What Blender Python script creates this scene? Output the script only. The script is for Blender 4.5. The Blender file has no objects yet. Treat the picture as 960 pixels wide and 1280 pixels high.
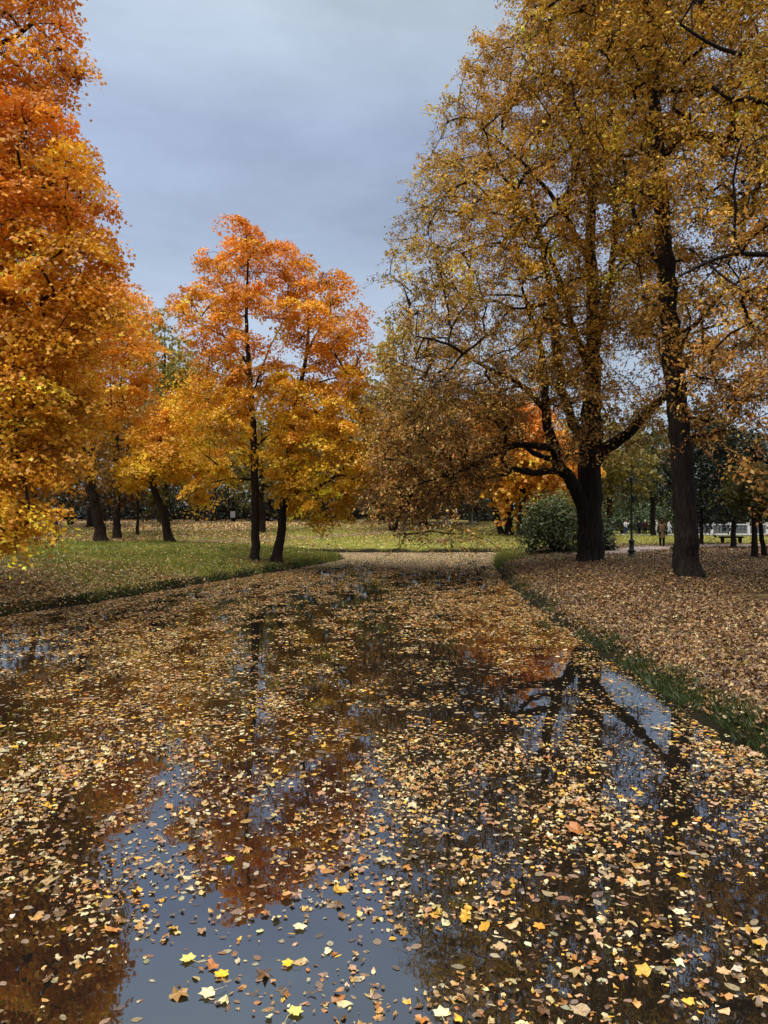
import bpy, math
import numpy as np
from mathutils import Vector

# ------------------------------------------------------------------ basics
SC = bpy.context.scene
COL = SC.collection
H = 2.7            # eye height above the water
F = 960.0          # focal length in pixels of the 960x1280 photograph
R = math.radians


def W(px, py, d):
    return np.array([(px - 480.0) / F * d, d, H + (640.0 - py) / F * d])


def srgb(r, g, b):
    def f(c):
        c /= 255.0
        return c / 12.92 if c <= 0.04045 else ((c + 0.055) / 1.055) ** 2.4
    return (f(r), f(g), f(b))


def sstep(a, b, x):
    t = np.clip((np.asarray(x, float) - a) / (b - a), 0, 1)
    return t * t * (3 - 2 * t)


def vnoise(x, y, seed=0):
    """cheap smooth 2-D noise in about -1..1"""
    s = np.zeros_like(np.asarray(x, float))
    r = np.random.default_rng(seed + 77)
    for k in range(6):
        a = r.uniform(0, 2 * np.pi)
        f = r.uniform(0.6, 1.5)
        p = r.uniform(0, 6.28)
        s = s + np.sin((x * np.cos(a) + y * np.sin(a)) * f * 2.0 + p + 1.3 * np.sin((y * np.cos(a) - x * np.sin(a)) * f + p * 2))
    return s / 3.2


# ------------------------------------------------------------------ materials
def new_mat(name):
    m = bpy.data.materials.new(name)
    m.use_nodes = True
    nt = m.node_tree
    nt.nodes.clear()
    out = nt.nodes.new('ShaderNodeOutputMaterial')
    return m, nt, out


def leaf_mat(name, translucency=0.42, gloss=0.05, rough=0.45, spots=0.0):
    m, nt, out = new_mat(name)
    at = nt.nodes.new('ShaderNodeAttribute'); at.attribute_name = 'Col'
    df = nt.nodes.new('ShaderNodeBsdfDiffuse')
    tr = nt.nodes.new('ShaderNodeBsdfTranslucent')
    gl = nt.nodes.new('ShaderNodeBsdfGlossy'); gl.inputs['Roughness'].default_value = rough
    gl.inputs['Color'].default_value = (1, 1, 1, 1)
    mx = nt.nodes.new('ShaderNodeMixShader'); mx.inputs[0].default_value = translucency
    m2 = nt.nodes.new('ShaderNodeMixShader'); m2.inputs[0].default_value = gloss
    L = nt.links.new
    cout = at.outputs['Color']
    if spots:
        tc = nt.nodes.new('ShaderNodeTexCoord')
        nz = nt.nodes.new('ShaderNodeTexNoise'); nz.inputs['Scale'].default_value = 55; nz.inputs['Detail'].default_value = 4; nz.inputs['Roughness'].default_value = 0.65
        L(tc.outputs['Object'], nz.inputs['Vector'])
        cr = nt.nodes.new('ShaderNodeValToRGB'); e = cr.color_ramp.elements
        e[0].position = 0.30; e[0].color = (0.42, 0.33, 0.24, 1); e[1].position = 0.66; e[1].color = (1.12, 1.12, 1.1, 1)
        q = e.new(0.45); q.color = (0.92, 0.9, 0.86, 1)
        L(nz.outputs['Fac'], cr.inputs[0])
        ml = nt.nodes.new('ShaderNodeMix'); ml.data_type = 'RGBA'; ml.blend_type = 'MULTIPLY'; ml.inputs['Factor'].default_value = spots
        L(cout, ml.inputs['A']); L(cr.outputs[0], ml.inputs['B']); cout = ml.outputs['Result']
    L(cout, df.inputs['Color']); L(cout, tr.inputs['Color'])
    L(df.outputs[0], mx.inputs[1]); L(tr.outputs[0], mx.inputs[2])
    L(mx.outputs[0], m2.inputs[1]); L(gl.outputs[0], m2.inputs[2])
    L(m2.outputs[0], out.inputs['Surface'])
    return m


def bark_mat(name, c1, c2, scale=6.0, bump=0.6):
    m, nt, out = new_mat(name)
    L = nt.links.new
    tc = nt.nodes.new('ShaderNodeTexCoord')
    mp = nt.nodes.new('ShaderNodeMapping'); mp.inputs['Scale'].default_value = (1.6, 1.6, 0.28)
    L(tc.outputs['Object'], mp.inputs['Vector'])
    nz = nt.nodes.new('ShaderNodeTexNoise'); nz.inputs['Scale'].default_value = scale
    nz.inputs['Detail'].default_value = 7; nz.inputs['Roughness'].default_value = 0.7
    L(mp.outputs[0], nz.inputs['Vector'])
    vr = nt.nodes.new('ShaderNodeTexVoronoi'); vr.inputs['Scale'].default_value = scale * 1.4
    vr.feature = 'DISTANCE_TO_EDGE'
    L(mp.outputs[0], vr.inputs['Vector'])
    cr = nt.nodes.new('ShaderNodeValToRGB')
    cr.color_ramp.elements[0].position = 0.35; cr.color_ramp.elements[0].color = (*c1, 1)
    cr.color_ramp.elements[1].position = 0.7; cr.color_ramp.elements[1].color = (*c2, 1)
    L(nz.outputs['Fac'], cr.inputs[0])
    ad = nt.nodes.new('ShaderNodeMath'); ad.operation = 'ADD'
    L(nz.outputs['Fac'], ad.inputs[0]); L(vr.outputs['Distance'], ad.inputs[1])
    bp = nt.nodes.new('ShaderNodeBump'); bp.inputs['Strength'].default_value = bump; bp.inputs['Distance'].default_value = 0.06
    L(ad.outputs[0], bp.inputs['Height'])
    b = nt.nodes.new('ShaderNodeBsdfPrincipled')
    b.inputs['Roughness'].default_value = 0.9
    b.inputs['Specular IOR Level'].default_value = 0.15
    L(cr.outputs[0], b.inputs['Base Color']); L(bp.outputs[0], b.inputs['Normal'])
    L(b.outputs[0], out.inputs['Surface'])
    return m


def plain_mat(name, c, rough=0.6, spec=0.3, var=0.15, scale=8.0, metal=0.0):
    m, nt, out = new_mat(name)
    L = nt.links.new
    tc = nt.nodes.new('ShaderNodeTexCoord')
    nz = nt.nodes.new('ShaderNodeTexNoise'); nz.inputs['Scale'].default_value = scale; nz.inputs['Detail'].default_value = 5
    L(tc.outputs['Object'], nz.inputs['Vector'])
    cr = nt.nodes.new('ShaderNodeValToRGB')
    cr.color_ramp.elements[0].position = 0.3
    cr.color_ramp.elements[0].color = (*[x * (1 - var) for x in c], 1)
    cr.color_ramp.elements[1].position = 0.7
    cr.color_ramp.elements[1].color = (*[min(1, x * (1 + var)) for x in c], 1)
    L(nz.outputs['Fac'], cr.inputs[0])
    b = nt.nodes.new('ShaderNodeBsdfPrincipled')
    b.inputs['Roughness'].default_value = rough; b.inputs['Specular IOR Level'].default_value = spec
    b.inputs['Metallic'].default_value = metal
    L(cr.outputs[0], b.inputs['Base Color'])
    L(b.outputs[0], out.inputs['Surface'])
    return m


M_LEAF = leaf_mat('autumn_leaf', 0.30, 0.03)
M_EVER = leaf_mat('evergreen_leaf', 0.2, 0.035, 0.4)
M_FALLEN = leaf_mat('fallen_leaf', 0.12, 0.05, 0.5, 1.0)
M_GRASS = leaf_mat('grass_blade', 0.35, 0.03, 0.5)
M_BARK = bark_mat('dark_bark', srgb(24, 19, 16), srgb(58, 47, 40))
M_BARKM = bark_mat('maple_bark', srgb(26, 21, 18), srgb(66, 54, 46))
M_BARKL = bark_mat('linden_bark', srgb(16, 13, 12), srgb(58, 50, 42), 7.0, 0.9)
M_BIRCH = bark_mat('birch_bark', srgb(110, 104, 98), srgb(215, 210, 204), 4.0, 0.2)
M_TWIG = plain_mat('twig_bark', srgb(38, 30, 26), 0.9, 0.1)


# ------------------------------------------------------------------ mesh building
class Mesh:
    """collects polygon batches, links them as one mesh object"""
    def __init__(s):
        s.v = []; s.loops = []; s.sizes = []; s.col = []; s.mi = []; s.n = 0; s.smooth = []

    def add(s, verts, faces, col=(0.1, 0.1, 0.1), mi=0, smooth=False):
        """verts (n,3); faces (m,k) index array into verts; col (3,) or (m,3)"""
        verts = np.asarray(verts, np.float32).reshape(-1, 3)
        faces = np.asarray(faces, np.int32)
        s.v.append(verts)
        s.loops.append((faces + s.n).ravel())
        s.sizes.append(np.full(len(faces), faces.shape[1], np.int32))
        c = np.asarray(col, np.float32)
        if c.ndim == 1:
            c = np.tile(c, (len(faces), 1))
        s.col.append(c)
        s.mi.append(np.full(len(faces), mi, np.int32))
        s.smooth.append(np.full(len(faces), smooth, bool))
        s.n += len(verts)

    def box(s, lo, hi, mi=0, col=(0.1, 0.1, 0.1)):
        x0, y0, z0 = lo; x1, y1, z1 = hi
        v = [(x0, y0, z0), (x1, y0, z0), (x1, y1, z0), (x0, y1, z0), (x0, y0, z1), (x1, y0, z1), (x1, y1, z1), (x0, y1, z1)]
        f = [(0, 3, 2, 1), (4, 5, 6, 7), (0, 1, 5, 4), (1, 2, 6, 5), (2, 3, 7, 6), (3, 0, 4, 7)]
        s.add(v, f, col, mi)

    def build(s, name, mats, parent=None, origin=(0, 0, 0), color=True):
        me = bpy.data.meshes.new(name)
        v = np.concatenate(s.v) - np.asarray(origin, np.float32)
        loops = np.concatenate(s.loops); sizes = np.concatenate(s.sizes)
        me.vertices.add(len(v)); me.vertices.foreach_set('co', v.ravel())
        me.loops.add(len(loops)); me.loops.foreach_set('vertex_index', loops)
        me.polygons.add(len(sizes))
        starts = np.zeros(len(sizes), np.int32); starts[1:] = np.cumsum(sizes)[:-1]
        me.polygons.foreach_set('loop_start', starts)
        me.polygons.foreach_set('material_index', np.concatenate(s.mi))
        me.polygons.foreach_set('use_smooth', np.concatenate(s.smooth))
        if color:
            a = me.attributes.new('Col', 'FLOAT_COLOR', 'FACE')
            c = np.concatenate(s.col)
            c4 = np.ones((len(c), 4), np.float32); c4[:, :3] = c
            a.data.foreach_set('color', c4.ravel())
        me.update(calc_edges=True)
        me.validate()
        for m in (mats if isinstance(mats, (list, tuple)) else [mats]):
            me.materials.append(m)
        o = bpy.data.objects.new(name, me)
        COL.objects.link(o)
        if parent is not None:
            o.parent = parent
        return o


def tag(o, label=None, cat=None, group=None, kind=None):
    if label: o['label'] = label
    if cat: o['category'] = cat
    if group: o['group'] = group
    if kind: o['kind'] = kind
    return o


def empty(name, loc, label, cat, group=None, rz=0.0):
    o = bpy.data.objects.new(name, None)
    o.empty_display_size = 0.3
    COL.objects.link(o)
    o.location = tuple(float(c) for c in loc); o.rotation_euler = (0, 0, rz)
    return tag(o, label, cat, group)


def norm(v):
    v = np.asarray(v, float)
    return v / np.maximum(np.linalg.norm(v, axis=-1, keepdims=True), 1e-9)


def tube(M, pts, rad, sides=8, mi=0, col=(0.1, 0.1, 0.1), cap=True, rng=None, rough=0.0, flat=None):
    pts = np.asarray(pts, float); n = len(pts)
    rad = np.asarray(rad, float)
    if rad.ndim == 0: rad = np.full(n, float(rad))
    t = np.gradient(pts, axis=0); t = norm(t)
    ref = np.array([0.31, 0.95, 0.05]) if abs(t[0][2]) > 0.6 else np.array([0.1, 0.05, 1.0])
    u = norm(np.cross(t, ref)); w = np.cross(t, u)
    a = np.linspace(0, 2 * np.pi, sides, endpoint=False)
    ca, sa = np.cos(a), np.sin(a)
    rr = np.tile(rad[:, None], (1, sides))
    if rng is not None and rough > 0:
        ph = rng.uniform(0, 6.28, 4)
        zz = np.arange(n)[:, None]
        rr = rr * (1 + rough * (0.6 * np.sin(3 * a[None] + ph[0] + zz * 0.25) + 0.5 * np.sin(5 * a[None] + ph[1] - zz * 0.33)
                                + rng.normal(0, 0.35, (n, sides))))
    e = 1.0 if flat is None else flat
    ring = pts[:, None, :] + rr[..., None] * (ca[None, :, None] * u[:, None, :] + e * sa[None, :, None] * w[:, None, :])
    v = ring.reshape(-1, 3)
    i = np.arange(n - 1)[:, None] * sides; j = np.arange(sides)[None, :]; k = (j + 1) % sides
    f = np.stack([i + j, i + k, i + sides + k, i + sides + j], -1).reshape(-1, 4)
    M.add(v, f, col, mi, True)
    if cap:
        M.add(ring[-1], [list(range(sides))], col, mi)
        M.add(ring[0], [list(range(sides))[::-1]], col, mi)


def prisms(M, A, B, ra, rb, mi, col=(0.1, 0.1, 0.1)):
    """many straight 3-sided twigs"""
    A = np.asarray(A, float); B = np.asarray(B, float); n = len(A)
    if n == 0: return
    t = norm(B - A)
    ref = np.tile([0.37, 0.61, 0.29], (n, 1))
    u = norm(np.cross(t, ref)); w = np.cross(t, u)
    v = np.zeros((n, 6, 3))
    for k in range(3):
        an = 2 * np.pi * k / 3
        d = np.cos(an) * u + np.sin(an) * w
        v[:, k] = A + ra * d; v[:, 3 + k] = B + rb * d
    base = np.arange(n)[:, None] * 6
    f = np.concatenate([base + np.array([[k, (k + 1) % 3, 3 + (k + 1) % 3, 3 + k]]) for k in range(3)])
    M.add(v.reshape(-1, 3), f, col, mi)


def polar(pts):
    return np.array([(math.cos(R(a)) * r, math.sin(R(a)) * r) for a, r in pts])


SH_MAPLE = polar([(-90, .20), (-58, .27), (-20, .42), (0, .33), (36, .50), (62, .36), (90, .55), (118, .36), (144, .50), (180, .33), (200, .42), (238, .27)])
SH_TRI = np.array([(0, -.42), (.22, -.2), (.5, -.02), (.2, .12), (0, .55), (-.2, .12), (-.5, -.02), (-.22, -.2)])
SH_OVAL = np.array([(0, -.5), (.22, -.3), (.31, 0), (.2, .3), (0, .52), (-.2, .3), (-.31, 0), (-.22, -.3)])
SH_DIA = np.array([(0, -.5), (.27, -.05), (0, .5), (-.27, -.05)])
SH_SLIM = np.array([(0, -.5), (.12, -.1), (.08, .25), (0, .5), (-.08, .25), (-.12, -.1)])
SH_BLADE = np.array([(-.07, 0), (.07, 0), (0.02, 1.0)])


def leaves(M, rng, P, N, size, shape, col, bend=0.25, mi=0, fan=False):
    n = len(P)
    if n == 0: return
    k = len(shape)
    N = norm(N)
    r = rng.normal(size=(n, 3))
    T = norm(np.cross(N, r)); B = np.cross(N, T)
    b = rng.normal(0, bend, n); fo = rng.normal(0, bend * 0.8, n)
    sx, sy = shape[:, 0], shape[:, 1]
    tz = b[:, None] * (sx ** 2 + sy ** 2)[None] * 1.6 + fo[:, None] * np.abs(sx)[None]
    wob = 1 + rng.normal(0, 0.10, (n, k, 1))
    asp = rng.uniform(0.78, 1.15, (n, 1, 1))
    loc = (sx[None, :, None] * asp * T[:, None, :] + sy[None, :, None] * B[:, None, :]) * wob + tz[..., None] * N[:, None, :]
    v = P[:, None, :] + np.asarray(size).reshape(-1, 1, 1) * loc
    f = (np.arange(n)[:, None] * k + np.arange(k)[None, :])
    if fan:      # a crumpled blade: triangles around a middle that sits higher or lower than the rim
        curl = rng.normal(0, 0.10, (n, k, 1)) * np.asarray(size).reshape(-1, 1, 1)
        v = v + curl * N[:, None, :]
        c = P + N * (rng.normal(0.02, 0.06, n) * size)[:, None]
        c[:, 2] = np.maximum(c[:, 2], P[:, 2] - 0.003)
        v = np.concatenate([v, c[:, None, :]], 1)
        b = np.arange(n)[:, None] * (k + 1); q = np.arange(k)
        f = np.stack([b + q, b + (q + 1) % k, np.broadcast_to(b + k, (n, k))], -1).reshape(-1, 3)
        col = np.repeat(col, k, 0) * np.exp(rng.normal(0, 0.07, (n * k, 1)))
    M.add(v.reshape(-1, 3), f, col, mi)


# ------------------------------------------------------------------ pond outline and terrain height
POND = np.array([(-16, -8), (-14.5, 5), (-12.3, 13), (-9.95, 19.9), (-8.8, 22.4), (-7.6, 26.6), (-5.9, 31.8), (-3.9, 37.8), (-2.75, 42.0), (-2.35, 44.0),
                 (-2.9, 45.6), (-5.2, 46.6), (-6.8, 48.2), (-6.0, 50.2), (-2.5, 51.2), (3, 51.0), (8, 51.4), (12, 52.3),
                 (11.6, 50.6), (8.6, 48.6), (6.7, 45.2), (5.5, 37.6), (4.65, 27.6), (4.3, 18.7), (4.24, 14), (4.2, 10.8), (4.25, 8.4), (4.3, 3), (4.4, -8)], float)


def poly_dist(poly, X, Y):
    """signed distance: positive outside"""
    X = np.asarray(X, float); Y = np.asarray(Y, float)
    shp = X.shape
    X = X.ravel(); Y = Y.ravel()
    best = np.full(X.shape, 1e18); inside = np.zeros(X.shape, bool)
    n = len(poly)
    for i in range(n):
        x0, y0 = poly[i]; x1, y1 = poly[(i + 1) % n]
        dx, dy = x1 - x0, y1 - y0
        t = np.clip(((X - x0) * dx + (Y - y0) * dy) / (dx * dx + dy * dy + 1e-12), 0, 1)
        best = np.minimum(best, (X - x0 - t * dx) ** 2 + (Y - y0 - t * dy) ** 2)
        if y0 != y1:
            c = ((y0 > Y) != (y1 > Y)) & (X < (x1 - x0) * (Y - y0) / (y1 - y0) + x0)
            inside ^= c
    d = np.sqrt(best)
    return np.where(inside, -d, d).reshape(shp)


def height(X, Y, sd=None):
    X = np.asarray(X, float); Y = np.asarray(Y, float)
    if sd is None: sd = poly_dist(POND, X, Y)
    sdw = sd + 0.12 * vnoise(X * 1.3, Y * 1.3, 3)
    land = 0.26 * sstep(-0.12, 0.32, sdw) + 0.30 * sstep(0.2, 3.2, sd) + 0.34 * sstep(0, 7, sd) * (X < 2) * (Y < 60) * (1 - sstep(46, 49, Y))
    land = land + 0.035 * vnoise(X * 0.5, Y * 0.5, 5) * sstep(0.3, 2, sd)
    hill = 1.05 * sstep(51, 80, Y) * (1 - sstep(9, 24, X))
    dip = -0.48 * sstep(58, 88, Y) * sstep(14, 26, X)
    h = land + hill + dip
    return np.where(sdw < -0.12, -np.minimum(0.7, (-sdw - 0.12) * 0.9) - 0.02, h)


def gz(x, y):
    return float(height(np.array([x]), np.array([y]))[0])


# ------------------------------------------------------------------ setting: ground, water, paths
def axis(lo, hi, step, far_lo, far_hi):
    a = [lo]
    while a[-1] < hi: a.append(a[-1] + step)
    s = step
    while a[-1] < far_hi:
        s *= 1.25; a.append(a[-1] + s)
    b = [lo]; s = step
    while b[-1] > far_lo:
        s *= 1.25; b.append(b[-1] - s)
    return np.array(sorted(set(b + a)))


def make_ground():
    xs = axis(-24, 24, 0.22, -420, 420); ys = axis(2, 56, 0.22, -120, 700)
    X, Y = np.meshgrid(xs, ys)
    sd = poly_dist(POND, X, Y)
    Z = height(X, Y, sd)
    nx, ny = len(xs), len(ys)
    v = np.stack([X, Y, Z], -1).reshape(-1, 3)
    i = (np.arange(ny - 1)[:, None] * nx + np.arange(nx - 1)[None]).ravel()
    f = np.stack([i, i + 1, i + nx + 1, i + nx], -1)
    M = Mesh(); M.add(v, f, (0, 0, 0), 0, True)
    g = M.build('ground', ground_mat(), None, color=False)
    # zones per vertex: R grass, G leaf litter, B damp dark
    grass, litter, damp = zones(X.ravel(), Y.ravel(), sd.ravel())
    a = g.data.attributes.new('Zone', 'FLOAT_COLOR', 'POINT')
    c = np.stack([grass, litter, damp, np.ones_like(grass)], -1).astype(np.float32)
    a.data.foreach_set('color', c.ravel())
    tag(g, kind='structure')
    return g


def zones(x, y, sd):
    n1 = vnoise(x * 0.35, y * 0.35, 11); n2 = vnoise(x * 1.1, y * 1.1, 12)
    right = sstep(2.5, 4.5, x - 0.10 * np.maximum(y - 30, 0) + 0.5 * n1)
    # right bank litter
    lit_r = right * sstep(0.0, 0.5, sd + 0.18 * n2 - 0.05) * np.clip(0.86 + 0.22 * n1 + 0.16 * n2, 0.5, 1) * (1 - sstep(44, 52, y - 0.25 * (x - 10) + 1.5 * n1))
    # left bank: leaves thick at the near end, thinning towards the maples
    left = (1 - right) * (y < 49)
    lit_l = left * np.clip(0.95 - sstep(21, 36, y - 0.35 * (x + 9)) * 0.78 + 0.25 * n1 + 0.2 * n2, 0, 1)
    lit_p = left * sstep(45.3, 46.6, y + 0.25 * (x + 8) + 0.4 * n2) * 0.9
    far = (1 - right) * sstep(48, 50, y)
    lit_f = far * np.clip(0.26 + 0.3 * n1 + 0.15 * n2 + 0.35 * sstep(66, 78, y) + 0.5 * (1 - sstep(-14, -6, x)), 0, 1)
    fr = right * sstep(46, 54, y)
    lit_fr = fr * np.clip(0.18 + 0.2 * n1, 0, 1)
    litter = np.clip(lit_r + lit_l + lit_p + lit_f + lit_fr, 0, 1)
    damp = np.clip(1.05 - sstep(0.12, 0.50, sd + 0.1 * n2), 0, 1)
    return 1 - litter, litter, damp


def ground_mat():
    m, nt, out = new_mat('park_ground')
    L = nt.links.new
    at = nt.nodes.new('ShaderNodeAttribute'); at.attribute_name = 'Zone'
    sp = nt.nodes.new('ShaderNodeSeparateColor'); L(at.outputs['Color'], sp.inputs[0])
    tc = nt.nodes.new('ShaderNodeTexCoord')
    nz = nt.nodes.new('ShaderNodeTexNoise'); nz.inputs['Scale'].default_value = 1.3; nz.inputs['Detail'].default_value = 9; nz.inputs['Roughness'].default_value = 0.72
    L(tc.outputs['Object'], nz.inputs['Vector'])
    gr = nt.nodes.new('ShaderNodeValToRGB')
    gr.color_ramp.elements[0].position = 0.3; gr.color_ramp.elements[0].color = (*srgb(84, 88, 32), 1)
    gr.color_ramp.elements[1].position = 0.72; gr.color_ramp.elements[1].color = (*srgb(156, 154, 74), 1)
    L(nz.outputs['Fac'], gr.inputs[0])
    vo = nt.nodes.new('ShaderNodeTexVoronoi'); vo.inputs['Scale'].default_value = 11; vo.inputs['Randomness'].default_value = 1
    L(tc.outputs['Object'], vo.inputs['Vector'])
    sc = nt.nodes.new('ShaderNodeSeparateColor'); L(vo.outputs['Color'], sc.inputs[0])
    lf = nt.nodes.new('ShaderNodeValToRGB')
    e = lf.color_ramp.elements
    e[0].position = 0.0; e[0].color = (*srgb(52, 36, 26), 1)
    e[1].position = 1.0; e[1].color = (*srgb(190, 158, 118), 1)
    for p, c in ((0.3, (96, 66, 44)), (0.55, (134, 96, 64)), (0.8, (160, 122, 84))):
        q = e.new(p); q.color = (*srgb(*c), 1)
    L(sc.outputs[0], lf.inputs[0])
    dk = nt.nodes.new('ShaderNodeMapRange'); dk.inputs['From Min'].default_value = 0.0; dk.inputs['From Max'].default_value = 0.7
    dk.inputs['To Min'].default_value = 1.05; dk.inputs['To Max'].default_value = 0.25
    L(vo.outputs['Distance'], dk.inputs['Value'])
    ml = nt.nodes.new('ShaderNodeMix'); ml.data_type = 'RGBA'; ml.blend_type = 'MULTIPLY'; ml.inputs['Factor'].default_value = 1
    L(lf.outputs[0], ml.inputs['A']); L(dk.outputs[0], ml.inputs['B'])
    mx = nt.nodes.new('ShaderNodeMix'); mx.data_type = 'RGBA'
    # break the zone edge up with leaf-sized cells
    th = nt.nodes.new('ShaderNodeMath'); th.operation = 'SUBTRACT'; L(sp.outputs[1], th.inputs[0]); L(sc.outputs[1], th.inputs[1])
    mr = nt.nodes.new('ShaderNodeMapRange'); mr.inputs['From Min'].default_value = -0.12; mr.inputs['From Max'].default_value = 0.12
    L(th.outputs[0], mr.inputs['Value'])
    L(mr.outputs[0], mx.inputs['Factor']); L(gr.outputs[0], mx.inputs['A']); L(ml.outputs['Result'], mx.inputs['B'])
    dm = nt.nodes.new('ShaderNodeMix'); dm.data_type = 'RGBA'; dm.inputs['B'].default_value = (*srgb(30, 27, 16), 1)
    L(sp.outputs[2], dm.inputs['Factor']); L(mx.outputs['Result'], dm.inputs['A'])
    bp = nt.nodes.new('ShaderNodeBump'); bp.inputs['Strength'].default_value = 0.5; bp.inputs['Distance'].default_value = 0.05
    L(vo.outputs['Distance'], bp.inputs['Height'])
    b = nt.nodes.new('ShaderNodeBsdfPrincipled'); b.inputs['Roughness'].default_value = 0.9; b.inputs['Specular IOR Level'].default_value = 0.1
    L(dm.outputs['Result'], b.inputs['Base Color']); L(bp.outputs[0], b.inputs['Normal'])
    L(b.outputs[0], out.inputs['Surface'])
    return m


def water_mat():
    m, nt, out = new_mat('pond_water')
    L = nt.links.new
    tc = nt.nodes.new('ShaderNodeTexCoord')
    nz = nt.nodes.new('ShaderNodeTexNoise'); nz.inputs['Scale'].default_value = 2.2; nz.inputs['Detail'].default_value = 3
    L(tc.outputs['Object'], nz.inputs['Vector'])
    bp = nt.nodes.new('ShaderNodeBump'); bp.inputs['Strength'].default_value = 0.05; bp.inputs['Distance'].default_value = 0.02
    L(nz.outputs['Fac'], bp.inputs['Height'])
    fr = nt.nodes.new('ShaderNodeFresnel'); fr.inputs['IOR'].default_value = 3.1
    L(bp.outputs[0], fr.inputs['Normal'])
    df = nt.nodes.new('ShaderNodeBsdfDiffuse'); df.inputs['Color'].default_value = (0.010, 0.008, 0.006, 1)
    gl = nt.nodes.new('ShaderNodeBsdfGlossy'); gl.inputs['Roughness'].default_value = 0.012; gl.inputs['Color'].default_value = (0.84, 0.90, 0.97, 1)
    L(bp.outputs[0], gl.inputs['Normal'])
    mx = nt.nodes.new('ShaderNodeMixShader')
    L(fr.outputs[0], mx.inputs[0]); L(df.outputs[0], mx.inputs[1]); L(gl.outputs[0], mx.inputs[2])
    L(mx.outputs[0], out.inputs['Surface'])
    return m


def ribbon(name, pts, wid, mat, lift=0.02):
    pts = smooth(np.array([(x, y, 0) for x, y in pts], float), 0.5)
    t = norm(np.gradient(pts, axis=0)); nrm = np.stack([-t[:, 1], t[:, 0], t[:, 2] * 0], -1)
    cols = []
    K = 7
    rg = np.random.default_rng(5)
    jit = np.cumsum(rg.normal(0, 0.05, len(pts))); jit -= np.linspace(0, jit[-1], len(pts))
    for k in range(K):
        s = (k / (K - 1) - 0.5) * 2
        p = pts + nrm * (s * (wid / 2 + 0.4 * jit))[:, None]
        p[:, 2] = height(p[:, 0], p[:, 1]) + lift
        cols.append(p)
    v = np.stack(cols, 1); n = len(pts)
    i = (np.arange(n - 1)[:, None] * K + np.arange(K - 1)[None]).ravel()
    f = np.stack([i, i + 1, i + K + 1, i + K], -1)
    M = Mesh(); M.add(v.reshape(-1, 3), f, (0, 0, 0), 0, True)
    return tag(M.build(name, mat, color=False), kind='structure')


def smooth(pts, step):
    """Catmull-Rom through pts, resampled about every step metres"""
    pts = np.asarray(pts, float)
    if len(pts) < 2: return pts
    P = np.vstack([2 * pts[0] - pts[1], pts, 2 * pts[-1] - pts[-2]])
    out = []
    for i in range(1, len(P) - 2):
        L_ = np.linalg.norm(P[i + 1] - P[i]); k = max(2, int(math.ceil(L_ / step)))
        for t in np.linspace(0, 1, k, endpoint=False):
            a, b, c, d = P[i - 1], P[i], P[i + 1], P[i + 2]
            out.append(0.5 * (2 * b + (c - a) * t + (2 * a - 5 * b + 4 * c - d) * t * t + (3 * b - a - 3 * c + d) * t ** 3))
    out.append(pts[-1])
    return np.array(out)


# ------------------------------------------------------------------ trees
def crown_points(rng, poly, d, hd, n, holes=(), sep=0.6, edge=0.0, shell=0.6, far_shift=0.0):
    """cluster centres through a crown whose outline seen side-on is poly (photo coordinates at distance d)"""
    poly = np.asarray(poly, float)
    lo, hi = poly.min(0), poly.max(0)
    out = np.zeros((0, 3))
    t = -poly_dist(poly, rng.uniform(lo[0], hi[0], 600), rng.uniform(lo[1], hi[1], 600))
    rmax = max(t.max(), 1.0)
    tries = 0
    res = []
    while len(res) < n and tries < 60:
        tries += 1
        k = n * 2
        px = rng.uniform(lo[0], hi[0], k); py = rng.uniform(lo[1], hi[1], k)
        t = -poly_dist(poly, px, py)
        q = np.clip(t / rmax, 0, 1)
        half = hd * np.sqrt(1 - (1 - q) ** 2)
        u = rng.uniform(-1, 1, k); u = np.sign(u) * np.abs(u) ** shell
        dep = d + u * half + far_shift
        ok = t > edge
        # fill in proportion to local thickness
        ok &= rng.uniform(0, 1, k) < 0.35 + 0.65 * half / hd
        for hx, hy, hr, keep in holes:
            ok &= ~(((px - hx) ** 2 + (py - hy) ** 2 < hr * hr) & (rng.uniform(0, 1, k) > keep))
        pts = np.stack([(px - 480) / F * dep, dep, H + (640 - py) / F * dep], -1)[ok]
        for p in pts:
            if len(res) >= n: break
            if len(res):
                a = np.asarray(res) if len(res) < 8 else acc[:len(res)]
                if ((a - p) ** 2).sum(1).min() < sep * sep: continue
            if len(res) < 8:
                res.append(p)
                if len(res) == 8:
                    acc = np.zeros((n + 8, 3)); acc[:8] = res
            else:
                acc[len(res)] = p; res.append(p)
        if tries % 8 == 0: sep *= 0.85
    return np.asarray(res)


class Skel:
    def __init__(s, cap=60000):
        s.P = np.zeros((cap, 3)); s.par = np.full(cap, -1, int); s.rad = np.zeros(cap); s.len = np.zeros(cap); s.ok = np.zeros(cap, bool)
        s.w = np.zeros(cap); s.n = 0; s.branches = []

    def add_path(s, pts, parent, rad=None, ok=True):
        idx = []
        for k, p in enumerate(pts):
            i = s.n; s.P[i] = p; s.par[i] = parent
            if rad is not None: s.rad[i] = rad[k]
            s.len[i] = 0 if parent < 0 or rad is not None else s.len[parent] + np.linalg.norm(p - s.P[parent])
            s.ok[i] = ok if isinstance(ok, (bool, np.bool_)) else ok[k]
            s.n += 1; parent = i; idx.append(i)
        return idx


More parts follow.
